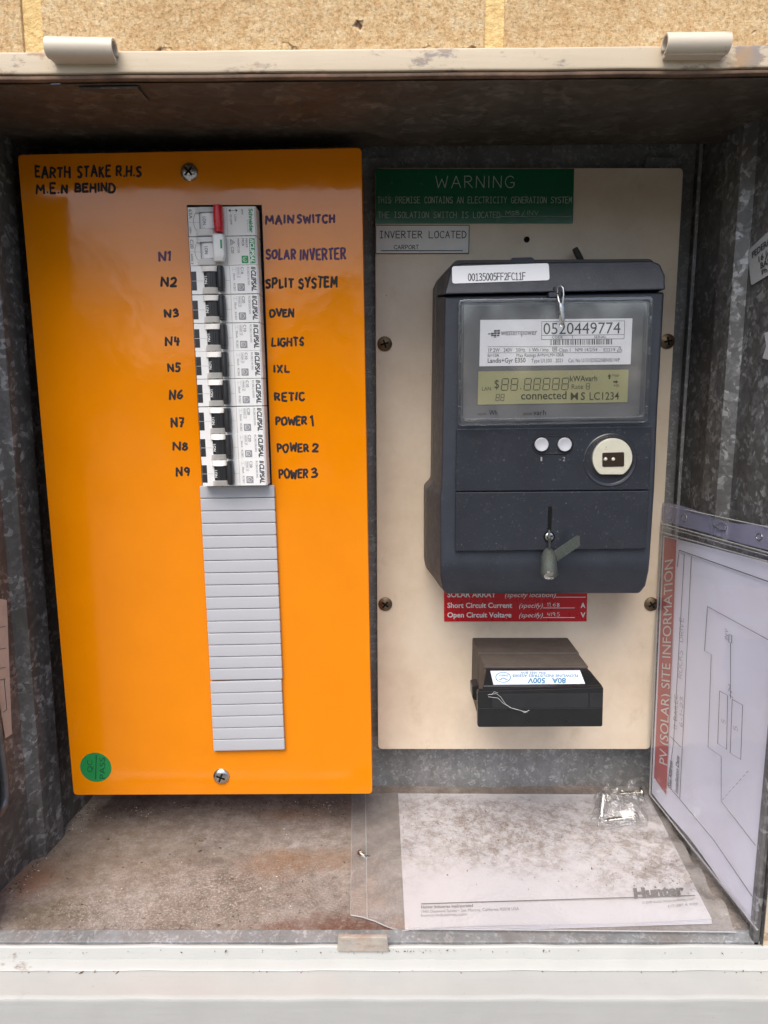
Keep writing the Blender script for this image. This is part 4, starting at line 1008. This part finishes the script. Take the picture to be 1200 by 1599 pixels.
# buttons
b = MB(); hx, hy, hr = 863.5, 694.5, 14.0
stad = [(832 + 14 - 14 * math.cos(R(a)), hy - 14 * math.sin(R(a))) for a in range(-90, 91, 15)] + [(894 - 14 + 14 * math.cos(R(a)), hy + 14 * math.sin(R(a))) for a in range(-90, 91, 15)]
stad = [(832 + 14 + 14 * math.cos(R(a)), hy - 14 * math.sin(R(a))) for a in range(90, 271, 15)] + [(894 - 14 + 14 * math.cos(R(a)), hy - 14 * math.sin(R(a))) for a in range(270, 451, 15)]
pth = [atY(x, y, YM - .0028) for x, y in stad]; b.tube(pth + pth[:1], .00045, 6); b.build('button_surround', M['meter_smooth'], mt)
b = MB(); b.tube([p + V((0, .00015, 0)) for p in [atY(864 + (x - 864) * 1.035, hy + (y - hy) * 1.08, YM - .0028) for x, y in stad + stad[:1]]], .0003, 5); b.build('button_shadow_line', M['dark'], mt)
for x in (845.5, 881.5):
    c = atY(x, 694, YM - .0028); b = MB(); b.lathe(c, (0, -1, 0), [(.0044, 0), (.0044, .0017), (.0041, .0022), (.0035, .0021), (.002, .0016), (.0003, .0015)], 28); b.build('button', M['button'], mt)
    b = MB(); b.lathe(c, (0, -1, 0), [(.0049, .0001), (.0049, .00025), (.0044, .00025)], 28); b.build('button_ring', M['dark'], mt)
b = MB(); tY(b, '1', 844.5, 847, 720, 713.5, YM - .003); b.build('lettering', M['greyprint'], mt); b = MB(); tY(b, '2', 879, 883, 720, 713.5, YM - .003); b.build('lettering', M['greyprint'], mt)
# optical port
c = atY(953, 718.5, YM - .0028); po = MB(); po.lathe(c, (0, -1, 0), [(.0172, -.0002), (.0172, .0003), (.0166, .0006), (.0158, .0003), (.0152, .0002), (.0151, .0001), (.0003, .0001)], 48)
port = po.build('optical_port', M['meter_smooth'], mt)
c2 = atY(957, 715.5, YM - .0058); n = 40; rr = .0127; zf = -(atY(957, 715.5, YM - .0058).z - atY(957, 741, YM - .0058).z)
ring = []
for k_ in range(n):
    a = 2 * math.pi * k_ / n; ring.append(c2 + V((rr * math.cos(a), 0, max(rr * math.sin(a), zf))))
b = MB(); b.prism(ring, (0, .0028, 0)); sub(b, 'metal_disc', M['nickel'], port, bevel=.0004)
b = MB(); slabY(b, [(941, 707), (975, 706), (975, 728.5), (941, 729)], YM - .0061, .0003, .001)
sub(b, 'port_window', M['port_glass'], port)
b = MB()
for x in (946, 958): 
    c = atY(x, 717, YM - .0062); b.lathe(c, (0, -1, 0), [(.0012, 0), (.0008, .0006), (.0002, .0008)], 12)
sub(b, 'emitter', M['nickel'], port)
# clip under the top cap for the seal
b = MB(); slabY(b, [(866, 447), (882, 447), (882, 456), (866, 456)], .4605, .004, .0005); slabY(b, [(857, 457), (878, 456), (876, 463), (858, 464)], .4580, .006, .0005); b.build('seal_eye', M['meter'], mt, bevel=.0003)

# wire seal and lead seal: hang on the meter
ws = thing('wire_seal', 'twisted silver wire seal with crimped ferrule on the meter window', 'seal', atY(877, 505, .4545))
b = MB()
b.tube([atY(x, y, Y) for x, y, Y in ((879, 476, .4545), (880.5, 460, .4545), (880, 450, .455), (876, 446, .456), (871, 449, .4575), (871, 457, .4575))], .00055, 8)
b.tube([atY(x, y, Y) for x, y, Y in ((871, 460, .4572), (873, 470, .4545), (876, 477, .4545))], .00035, 6)
b.tube([atY(x, y, Y) for x, y, Y in ((877, 505, .4545), (875, 509, .4545), (879, 511, .4542), (881, 507, .4542))], .0004, 6)
b.build('wire', M['wire'], ws)
b = MB(); b.tube([atY(x, y, .4540) for x, y in ((876, 474), (877, 480), (878, 490), (878, 500), (878.5, 505))], [.0012, .0017, .0014, .0018, .0014], 8); b.build('ferrule', M['steel'], ws)
ls = thing('lead_seal', 'grey green plug seal with flag tag below the meter screw', 'seal', atY(858, 905, .452))
b = MB(); b.tube([atY(x, y, Y) for x, y, Y in ((857, 862, .463), (857, 870, .458), (857.5, 884, .453), (858, 897, .450), (858, 901, .4497))], [.0034, .0050, .0052, .0056, .0048], 18); b.build('plug', M['seal'], ls)
b = MB(); c = atY(858.5, 899, .4468); b.lathe(c, (0, -1, -.55), [(.0036, -.003), (.0035, .0003), (.0021, .0012), (.0003, .0016)], 16); b.build('plug_end', M['steel'], ls)
b = MB(); q = [atY(860, 864, .459), atY(902, 836, .450), atY(906, 838, .4495), atY(906, 853, .4495), atY(864, 881, .4575)]
b.prism(q, (0, .0009, 0)); b.build('flag_tag', M['seal'], ls, bevel=.0003)
b = MB(); b.tube([atY(x, y, Y) for x, y, Y in ((858, 828, .461), (858, 840, .458), (859, 852, .459), (857, 866, .460))], [.0007, .001, .0007, .0009], 8); b.build('wire', M['seal'], ls)
b = MB(); b.tube([atY(x, y, Y) for x, y, Y in ((898, 388, .530), (902, 396, .531), (906, 404, .532), (909, 412, .533))], [.0021, .0024, .0024, .0024], 10)
tag(b.build('cable_end', M['cable'], None), 'short dark cut cable end sticking out above the meter', 'cable')

# ------------------------------------------------------------------ service fuse
fz = thing('service_fuse', 'black service fuse holder with upside down label below the meter', 'fuse', W3(.105, .54, -.235))
X0, X1 = .0690, .1435
b = MB(); b.box((X0, .506, 1.5 - .232), (X1, .5398, 1.5 - .1855)); b.build('fuse_base', M['fuse_base'], fz, bevel=.0008)
b = MB(); b.loft([[W3(X0 + .0008, .5055, -.1862), W3(X1 - .0004, .5055, -.1862), W3(X1 - .0004, .5055, -.228), W3(X0 + .0008, .5055, -.228)], [W3(X0 + .0012, .481, -.1862), W3(X1 - .0004, .481, -.1862), W3(X1 - .0004, .481, -.228), W3(X0 + .0012, .481, -.228)]]); b.build('fuse_neck', M['fuse_base'], fz, bevel=.0006)
b = MB()   # carrier: flat back then sloping label face
pr = [(.4805, -.1872), (.4735, -.1868), (.4565, -.1905), (.4565, -.216), (.4805, -.222)]
xl_ = [(.0705, .1423), (.0705, .1425), (.0660, .1462), (.0660, .1462), (.0705, .1423)]
b.loft([[W3(l, y, z) for (y, z), (l, r_) in zip(pr, xl_)], [W3(r_, y, z) for (y, z), (l, r_) in zip(pr, xl_)]]); b.build('carrier', M['fuse'], fz, bevel=.0008)
b = MB(); fq = [atY(746, 1079.5, .4515), atY(943, 1073, .4515), atY(941.5, 1135, .4515), atY(746.5, 1136, .4515)]
b.prism(rpoly(fq, .001, 2), (0, .0052, 0)); b.build('front_plate', M['fuse'], fz, bevel=.0008)
b = MB(); slabY(b, [(769, 1084), (919.5, 1083), (919.5, 1105), (769, 1106)], .4511, .0006, .0005); slabY(b, [(746.5, 1106.3), (942, 1105.5), (942, 1107), (746.5, 1107.6)], .4512, .0003); slabY(b, [(921, 1083), (941.5, 1082.8), (941.5, 1105), (921, 1105)], .4511, .0006, .0003)
b.build('grip', M['switch_black'], fz, bevel=.0003)
b = MB(); slabY(b, [(737.5, 1072), (748, 1070), (748, 1092), (742, 1094), (738, 1090)], .470, .012, .001); b.build('clip', M['fuse'], fz, bevel=.0005)
n0 = W3(.0705, .4735, -.1868); n1 = W3(.1425, .4735, -.1868); n2 = W3(.0660, .4565, -.1905)
nn = (n1 - n0).cross(n2 - n0).normalized(); nn = nn if nn.z > 0 else -nn
def fzp(x, y, h=.0003): return atP(x, y, n0 + nn * h, nn)
b = MB(); lb = [fzp(766, 1047.5), fzp(906, 1046.5), fzp(914, 1067.5), fzp(771, 1069)]; b.prism(lb, tuple(-nn * .0002)); fl_ = b.build('label', M['fuse_label'], fz)
b = MB()
def fT(s, x0, x1, yb, yt, **k):
    a = fzp(x0, yb, .0005); text(b, s, a, fzp(x1, yb, .0005) - a, fzp(x0, yt, .0005) - a, **k)
fT('80A   500V', 884, 825, 1058.8, 1066.5, bold=.02); fT('FLOWLINE INDUSTRIES AS2005', 903, 801, 1053.2, 1057, bold=.005); fT('P/N 1035 B/W', 852, 813, 1048.8, 1052, bold=.005)
b.tube([fzp(786 + 11.5 * math.cos(R(a)), 1057.5 + 7.8 * math.sin(R(a)), .0005) for a in range(0, 361, 15)], .00022, 5)
b.tube([fzp(x, y, .0005) for x, y in ((780, 1061), (783, 1061), (784, 1059), (789, 1059), (790, 1061), (793, 1061))], .00025, 5)
fT('ENERGY', 793, 779, 1053.2, 1056)
sub(b, 'lettering', M['blueprint'], fl_)
b = MB(); Yq = .4505
for path in (((762, 1085), (775, 1083), (782, 1088), (790, 1100), (800, 1106), (815, 1110), (824, 1112)), ((763, 1088), (778, 1090), (786, 1098), (797, 1105), (812, 1109), (822, 1113)), ((818, 1113), (827, 1109)), ((768, 1085), (772, 1080), (778, 1082))):
    b.tube([atY(x, y, Yq - rnd.uniform(0, .0008)) for x, y in path], .00011, 5)
tag(b.build('cobweb', M['web'], None), 'thin pale cobweb strands across the front of the black fuse', 'cobweb')

# ------------------------------------------------------------------ document pocket leaning on the right wall
P0 = W3(.2125, .535, 0); P1 = W3(.2235, .397, 0); pd = (P1 - P0).normalized(); pn = V((pd.y, -pd.x, 0)); pn = pn if pn.x < 0 else -pn
def pk(x, y, h=0.0): return atP(x, y, P0 + pn * h, pn)
doc = thing('document_pocket', 'clear vinyl pocket holding a solar site plan against the right wall', 'document', pk(1100, 1330))
def bil(q, u, v): return q[0].lerp(q[1], u).lerp(q[3].lerp(q[2], u), v)
def ripple(u, v): return pn * (.0011 * math.sin(u * 6 + v * 4) * v + .0010 * math.sin(v * 11 + u * 3) * u + .0005 * math.sin(u * 17 - v * 8))
qp = [pk(1036, 836, -.0006), pk(1225, 885, -.0006), pk(1182, 1452, -.0006), pk(1018, 1238, -.0006)]
def ppos(x, y, h):  # on the rippled paper: ripple is small, so just stand off a little more
    return pk(x, y, h)
b = MB(); b.grid(lambda u, v: bil(qp, u, v) - pn * (.0012 * (1 + math.sin(u * 7 + v * 5)) * min(1, max(0, (u - .12) * 4)) * min(1, v * 3) * (v > .0) * .9) + pn * 0, 30, 30); b.build('paper', M['docpaper'], doc)
b = MB(); b.poly([pk(1038, 838, .0002), pk(1056.5, 843, .0002), pk(1040.5, 1241, .0002), pk(1021.5, 1214, .0002)]); b.build('title_band', M['docred'], doc)
b = MB(); a = pk(1042.5, 1196, .0004); text(b, 'PV (SOLAR) SITE INFORMATION', a, pk(1051.5, 873, .0004) - a, pk(1030, 1191, .0004) - a); b.build('title_lettering', M['whitelabel'], doc)
b = MB()
def pl(pts, wd=.00018): b.tube([pk(x, y, .0003) for x, y in pts], wd, 5)
pl([(1061, 859), (1225, 917)], .0003); pl([(1069, 864), (1052, 1160), (1043, 1226)]); pl([(1080, 868), (1062, 1246)]); pl([(1061, 859), (1058, 885)])
pl([(1043, 1226), (1062, 1248), (1115, 1312), (1175, 1400)], .00022); pl([(1047, 1150), (1063, 1166)])
pl([(1220, 1010), (1105, 947), (1100.5, 1016), (1111, 1022), (1106, 1167), (1126.5, 1181), (1126.5, 1251), (1180, 1320)])
pl([(1141, 1004), (1141, 1091)]); pl([(1138.5, 991), (1143, 992), (1143, 1004), (1138.5, 1003), (1138.5, 991)])
pl([(1124, 1079), (1136.5, 1086), (1135, 1170), (1121, 1161), (1124, 1079)]); pl([(1143.7, 1092), (1160, 1101), (1157, 1186), (1140.5, 1176), (1143.7, 1092)])
pl([(1138, 1068), (1141, 1072), (1138, 1078), (1143, 1080), (1140, 1086), (1145, 1090)])
for i in range(8): pl([(1128 + i * 5.4, 1249 - i * 6), (1131 + i * 5.4, 1246 - i * 6)], .00012)
for s, xb, xt, y0, y1, st in (('INV', 1136.5, 1132, 1000, 984, strokes), ('5', 1133, 1127, 1131, 1125, strokes), ('5', 1152, 1146, 1142, 1136, strokes), ('6-1-23', 1066, 1061, 1136, 1090, strokes), ('11 BAILEE', 1057, 1052, 1140, 1086, strokes), ('ROCKS  DRIVE', 1065, 1059, 1060, 966, strokes)):
    a = pk(xb, y0, .0003); ex = dict(wid=.00017, jit=.04, n=4)
    strokes(b, s, a, pk(xb + (y0 - y1) * .03, y1, .0003) - a, pk(xt, y0 - 3, .0003) - a, **ex)
for s, xb, xt, y0, y1 in (('Site Address', 1048.5, 1044, 1231, 1190), ('Installation Date', 1058.5, 1054, 1240, 1182)):
    a = pk(xb, y0, .0003); text(b, s, a, pk(xb + (y0 - y1) * .04, y1, .0003) - a, pk(xt, y0 - 5, .0003) - a, bold=.015)
b.build('drawing', M['print'], doc)
b = MB(); qs = [pk(1033, 814, .0012), pk(1228, 868, .0012), pk(1186, 1456, .0012), pk(1015, 1240, .0012)]
b.grid(lambda u, v: bil(qs, u, v) + pn * .0012 + ripple(u, v) * .8, 24, 30); b.build('clear_front', M['pocket'], doc)
b = MB(); qh = [pk(1033.5, 787, .001), pk(1228, 829, .001), pk(1228, 867, .001), pk(1033, 813, .001)]
b.grid(lambda u, v: bil(qh, u, v) + pn * .0009 * math.sin(u * 11) + V((0, 0, .0022 * math.sin(u * 7 + .5) * (1 - v))), 24, 4); b.build('header_strip', M['vinyl'], doc)
b = MB()
for off_, r_ in ((0, .0005), (5, .00035), (14, .0006)):
    b.tube([bil([pk(1033, 817 + off_, .0016), pk(1228, 871 + off_, .0016), pk(1228, 880 + off_, .0016), pk(1033, 820 + off_, .0016)], u / 10, 0) for u in range(11)], r_, 6)
b.tube([pk(1034, 788, .0011), pk(1228, 829.5, .0011)], .0004, 6); b.tube([pk(1034, 788, .001), pk(1033, 814, .0012), pk(1015, 1240, .0012), pk(1060, 1297, .0012), pk(1115, 1366, .0012), pk(1183, 1452, .0012)], .0006, 6)
b.build('welded_seam', M['seam'], doc)
b = MB()
for cx, cy, rx in ((1069, 808, 4), (1124.5, 822, 11), (1186, 838, 4.5)):
    b.tube([pk(cx + rx * math.cos(R(a)), cy + (5.5 + .2 * rx * math.cos(R(a)) * (rx > 8)) * math.sin(R(a)) + (rx > 8) * rx * .22 * math.cos(R(a)), .0014) for a in range(0, 361, 24)], .0003, 5)
b.build('punched_hole', M['wire'], doc)

# ------------------------------------------------------------------ plastic sleeve with booklet on the floor
slv = thing('plastic_sleeve', 'clear plastic sleeve with a dusty white booklet lying on the floor', 'sleeve', W3(.1, .48, ZF + .0015))
zb = ZF + .003; zs2 = ZF + .0046
bq = [atZ(622, 1239, zb), atZ(1012, 1241, zb), atZ(1112, 1436, zb), atZ(633, 1451, zb)]
b = MB(); b.grid(lambda u, v: bil(bq, u, v) + V((0, 0, .0005 * math.sin(u * 7) * v)), 20, 10)
bk = b.build('booklet', M['booklet'], slv)
b = MB()
for i in range(3):
    d = V((0, 0, -.0006 * (i + 1))); e_ = V((.001, -.0012 * (i + 1), 0)); b.poly([bq[3] + d + e_ * 0 + V((0, -.0005 * i - .0002, 0)), bq[2] + d + V((0, -.0005 * i - .0002, 0)), bq[2] + d + V((0, .01, 0)), bq[3] + d + V((0, .01, 0))])
sub(b, 'pages', M['docpaper'], bk)
b = MB(); zt_ = zb + .0009
def fT2(s, x0, y0, x1, y1, dy, skew=0, **k):
    a = atZ(x0, y0, zt_); text(b, s, a, atZ(x1, y1, zt_) - a, atZ(x0 - skew, y0 - dy, zt_) - a, **k)
b.poly([atZ(658, 1410.5, zt_), atZ(658, 1412, zt_), atZ(1086, 1399, zt_), atZ(1086, 1397.6, zt_)])
fT2('Hunter', 991, 1402, 1070, 1396, 14, 2, bold=.06)
fT2('Hunter Industries Incorporated', 658, 1418.5, 739, 1416, 4.5, bold=.012)
sub(b, 'lettering', M['print'], bk)
b = MB(); fT2('1940 Diamond Street • San Marcos, California 92078 USA', 658, 1425.5, 811, 1421, 4.5); fT2('hunterindustries.com', 658, 1431.5, 730, 1429.5, 4.5)
fT2('© 2008 Hunter Industries Incorporated', 1003, 1411.5, 1084, 1405, 4); fT2('LIT-397 A 9/08', 1044, 1417, 1090, 1413, 4)
sub(b, 'fine_lettering', M['greyprint'], bk)
b = MB()
ol = [atZ(550, 1238, zs2), atZ(1016, 1241, zs2), atZ(1148, 1448, zs2), atZ(632, 1459, zs2), atZ(590, 1440, zs2), atZ(548, 1421, zs2)]
sq = [atZ(550, 1238, zs2), atZ(1016, 1241, zs2), atZ(1146, 1450, zs2), atZ(548, 1422, zs2)]
def slf(u, v):
    p = bil(sq, u, v)
    if v > .8: 
        t = (v - .8) / .2; x_px = min(1, max(0, (u - .0) / .17)); sm = x_px * x_px * (3 - 2 * x_px)
        p = p + V((0, -.0155 * sm * t * (1 - .8 * u), 0))
    p.z += .0012 * math.sin(u * 21 + v * 9) * math.sin(v * 13) * .6 + .0006 * math.sin(u * 50 + v * 31)
    p.z += .0045 * math.exp(-((u - .93) ** 2 / .006 + (v - .86) ** 2 / .02)) * (1 + math.sin(u * 60 + v * 25)) + .002 * math.exp(-((u - .97) ** 2 / .004)) * (1 + math.sin(v * 30))
    p.z -= .0028 * max(0, (v - .93) / .07) + .002 * max(0, (.06 - u) / .06)
    p.z = max(p.z, CAM.z + ZF + .0014 if u < .14 else CAM.z + zb + .0016)
    return p
b.grid(slf, 60, 36); b.build('sleeve_film', M['sleeve'], slv)
b = MB(); b.tube([slf(.045, k / 20) + V((0, 0, .0002)) for k in range(21)], .0004, 5); b.tube([slf(.0, k / 20) for k in range(21)], .0003, 5)
b.tube([slf(k / 30, 1) + V((0, 0, .0002)) for k in range(31)], .00045, 5); b.build('film_seam', M['seam'], slv)

# ------------------------------------------------------------------ little bag of screws
bag = thing('screw_bag', 'crumpled clear plastic bag of silver screws on the sleeve', 'bag', atZ(965, 1290, zs2 + .001))
zz = zs2 + .0045
def screw_rod(pa, pb, r, head):
    b = MB(); pa = V(pa); pb = V(pb); n = 36; path = [pa.lerp(pb, i / n) for i in range(n + 1)]
    rad = [r * (1.0 if i % 2 else .68) * (1 if i < n - 4 else (n - i) / 4 + .1) for i in range(n + 1)]
    b.tube(path, rad, 10)
    d = (pa - pb).normalized(); b.lathe(pa, tuple(d), [(r * head, -.0004), (r * head, .0008), (r * head * .8, .0018), (r * .4, .0022)], 16)
    return b.build('screw', M['steel'], bag)
screw_rod(atZ(992, 1276, zz), atZ(944, 1282, zz), .0022, 1.9)
screw_rod(atZ(942, 1244, zz + .002), atZ(939, 1279, zz), .0024, 2.1)
screw_rod(atZ(1000, 1238, zz + .004), atZ(966, 1240, zz + .003), .0022, 1.9)
b = MB(); b.tube([atZ(968, 1276, zz), atZ(990, 1271, zz)], .0042, 14); b.build('wall_plug', M['switch_white'], bag)
bgq = [atZ(935, 1230, zs2 + .004), atZ(1012, 1224, zs2 + .004), atZ(1008, 1292, zs2 + .001), atZ(917, 1290, zs2 + .001)]
r4 = random.Random(11); hts = [[r4.uniform(.0005, .004) for _ in range(30)] for _ in range(30)]
def bagf(u, v):
    i, j = u * 16, v * 13; ed = min(1, 5 * min(u, 1 - u, v, 1 - v))
    h = hts[int(i)][int(j)]
    bump_ = .0095 * math.exp(-((u - .15) ** 2 / .02 + (v - .35) ** 2 / .09)) + .008 * math.exp(-((v - .75) ** 2 / .02 + (u - .55) ** 2 / .12)) + .009 * math.exp(-((v - .15) ** 2 / .03 + (u - .75) ** 2 / .06))
    p = bil(bgq, u, v) + V((0, 0, (bump_ * 1.25 + h * 1.3) * ed + .0008))
    p.x += (hts[int(j)][int(i)] - .002) * 1.2 * (1 - ed * .5); return p
b = MB(); b.grid(bagf, 16, 13); b.build('bag_film', M['bag'], bag, smooth=False)
b = MB()
for pts in (((957, 1247), (985, 1262), (996, 1272), (994, 1284)), ((933, 1256), (948, 1270), (960, 1276)), ((947, 1296), (975, 1290), (996, 1287)), ((970, 1232), (990, 1240), (1002, 1246))):
    b.tube([atZ(x, y, zz + .006) for x, y in pts], .00028, 5)
b.build('bag_crease', M['rim'], bag)
# stray crimp on the sleeve edge
b = MB(); b.tube([atZ(x, y, ZF + .005) for x, y in ((560, 1331), (564, 1335), (571, 1338), (577, 1337))], [.0012, .0017, .0012, .0008], 8); b.lathe(atZ(564, 1331, ZF + .006), (0, 0, 1), [(.0016, -.001), (.0018, .001), (.0006, .0016)], 10)
tag(b.build('wire_crimp', M['steel'], None), 'tiny silver wire crimp lying on the left edge of the sleeve', 'crimp')

# ------------------------------------------------------------------ stickers and papers on the side walls
def rw(x, y, d=.0008): return atX(x, y, XR0 - d)
b = MB(); sq = [rw(1168, 391), rw(1212, 351), rw(1216, 420), rw(1173, 446)]; b.prism(rpoly(sq, .002, 3), (.0003, 0, 0)); fs = b.build('maker_sticker', M['sticker'], None)
tag(fs, 'worn pale sticker with black print on the right wall', 'sticker')
b = MB()
for s, x0, y0, x1, y1, hgt in (('FEDERAL S', 1175, 403, 1214, 371, 9), ('16 JAC', 1185, 410, 1212, 389, 9), ('BASS', 1188, 420, 1207, 408, 9), ('Ph 2', 1190, 429, 1206, 420, 7)):
    a = rw(x0, y0, .0012); text(b, s, a, rw(x1, y1, .0012) - a, rw(x0 - .5, y0 - hgt, .0012) - a, bold=.02)
sub(b, 'lettering', M['print'], fs)
def lw_(x, y, d=.001):
    p0 = W3(XL0 + d, .39, 0); p1 = W3(XL1 + d, .56, 0); dd = (p1 - p0); return atP(x, y, p0, V((dd.y, -dd.x, 0)).normalized())
b = MB(); b.prism([lw_(-14, 932), lw_(11, 937), lw_(19, 1146), lw_(9, 1153), lw_(-6, 1060)], (-.0003, 0, 0)); tp = b.build('paper_notice', M['tanpaper'], None)
tag(tp, 'torn tan paper notice stuck on the left wall at photo edge', 'notice')
b = MB()
for y in (978, 1012, 1042, 1060): b.tube([lw_(-6, y + 3, .0012), lw_(9, y, .0012)], .00018, 4)
b.tube([lw_(2, 1062, .0012), lw_(7, 1060, .0012), lw_(11, 1108, .0012), lw_(6, 1112, .0012)], .00018, 4)
sub(b, 'printed_lines', M['print'], tp)

# ------------------------------------------------------------------ loose dirt
def scatter(name, mat, n, fn, r0, r1, seed):
    rr_ = random.Random(seed); b = MB()
    for _ in range(n):
        p = fn(rr_); s = rr_.uniform(r0, r1) * (1 + 1.2 * (rr_.random() < .06)); ax = V((rr_.uniform(-1, 1), rr_.uniform(-1, 1), rr_.uniform(-.4, .4))).normalized(); o_ = ax.orthogonal().normalized(); t_ = ax.cross(o_)
        L_ = s * rr_.uniform(1, 2.4)
        q = [p + ax * L_, p + o_ * s * .8, p - ax * L_, p - o_ * s * .8]
        top = p + t_ * s * .5; bt = p - t_ * s * .5
        vs2 = [b.v(x) for x in q]; vt2 = b.v(top); vb2 = b.v(bt)
        for i in range(4):
            b.bm.faces.new([vs2[i], vs2[(i + 1) % 4], vt2]); b.bm.faces.new([vs2[(i + 1) % 4], vs2[i], vb2])
    o = b.build(name, mat, None, smooth=False); return o
def fdist(r):
    q = r.random()
    if q < .6: x = r.uniform(105, 545); y = 1250 + abs(r.gauss(0, 9)) + (x < 260) * r.uniform(0, 14)
    elif q < .8: t = r.random(); x = 8 + 118 * t + abs(r.gauss(0, 9)); y = 1400 - 135 * t + r.gauss(0, 3)
    else: x = r.uniform(10, 545); y = r.uniform(1265, 1452)
    return atZ(x, y, ZF + .0008)
tag(scatter('floor_debris', M['debris'], 520, fdist, .00025, .0007, 3), 'brown grit and crumbs scattered over the bare floor', 'debris', None, 'stuff')
tag(scatter('paint_flakes', M['chip'], 220, fdist, .00018, .00045, 4), 'tiny pale flakes scattered over the bare floor', 'flakes', None, 'stuff')
def bdist(r):
    k_ = r.choice(((700, 1270, 60, 18), (850, 1300, 80, 20), (960, 1350, 50, 20), (1040, 1370, 30, 12), (760, 1320, 80, 30)))
    return atZ(min(1080, max(630, r.gauss(k_[0], k_[2]))), min(1445, max(1245, r.gauss(k_[1], k_[3]))), zb + .0026)
def sdist(r):
    q = r.random()
    if q < .55: return W3(r.choice((r.gauss(.02, .03), r.uniform(-.24, .22))), .3842 + r.uniform(-.0008, .0005), ZF - .0008 + r.uniform(-.002, 0))
    return atY(r.uniform(5, 1190), r.gauss(1518, 1.2), .3766)
tag(scatter('sill_grit', M['debris'], 120, sdist, .00012, .0005, 9), 'brown grit along the painted steps of the front sill', 'grit', None, 'stuff')
tag(scatter('sleeve_dirt', M['debris'], 600, bdist, .00012, .00036, 5), 'brown dirt specks on top of the plastic sleeve', 'dirt', None, 'stuff')
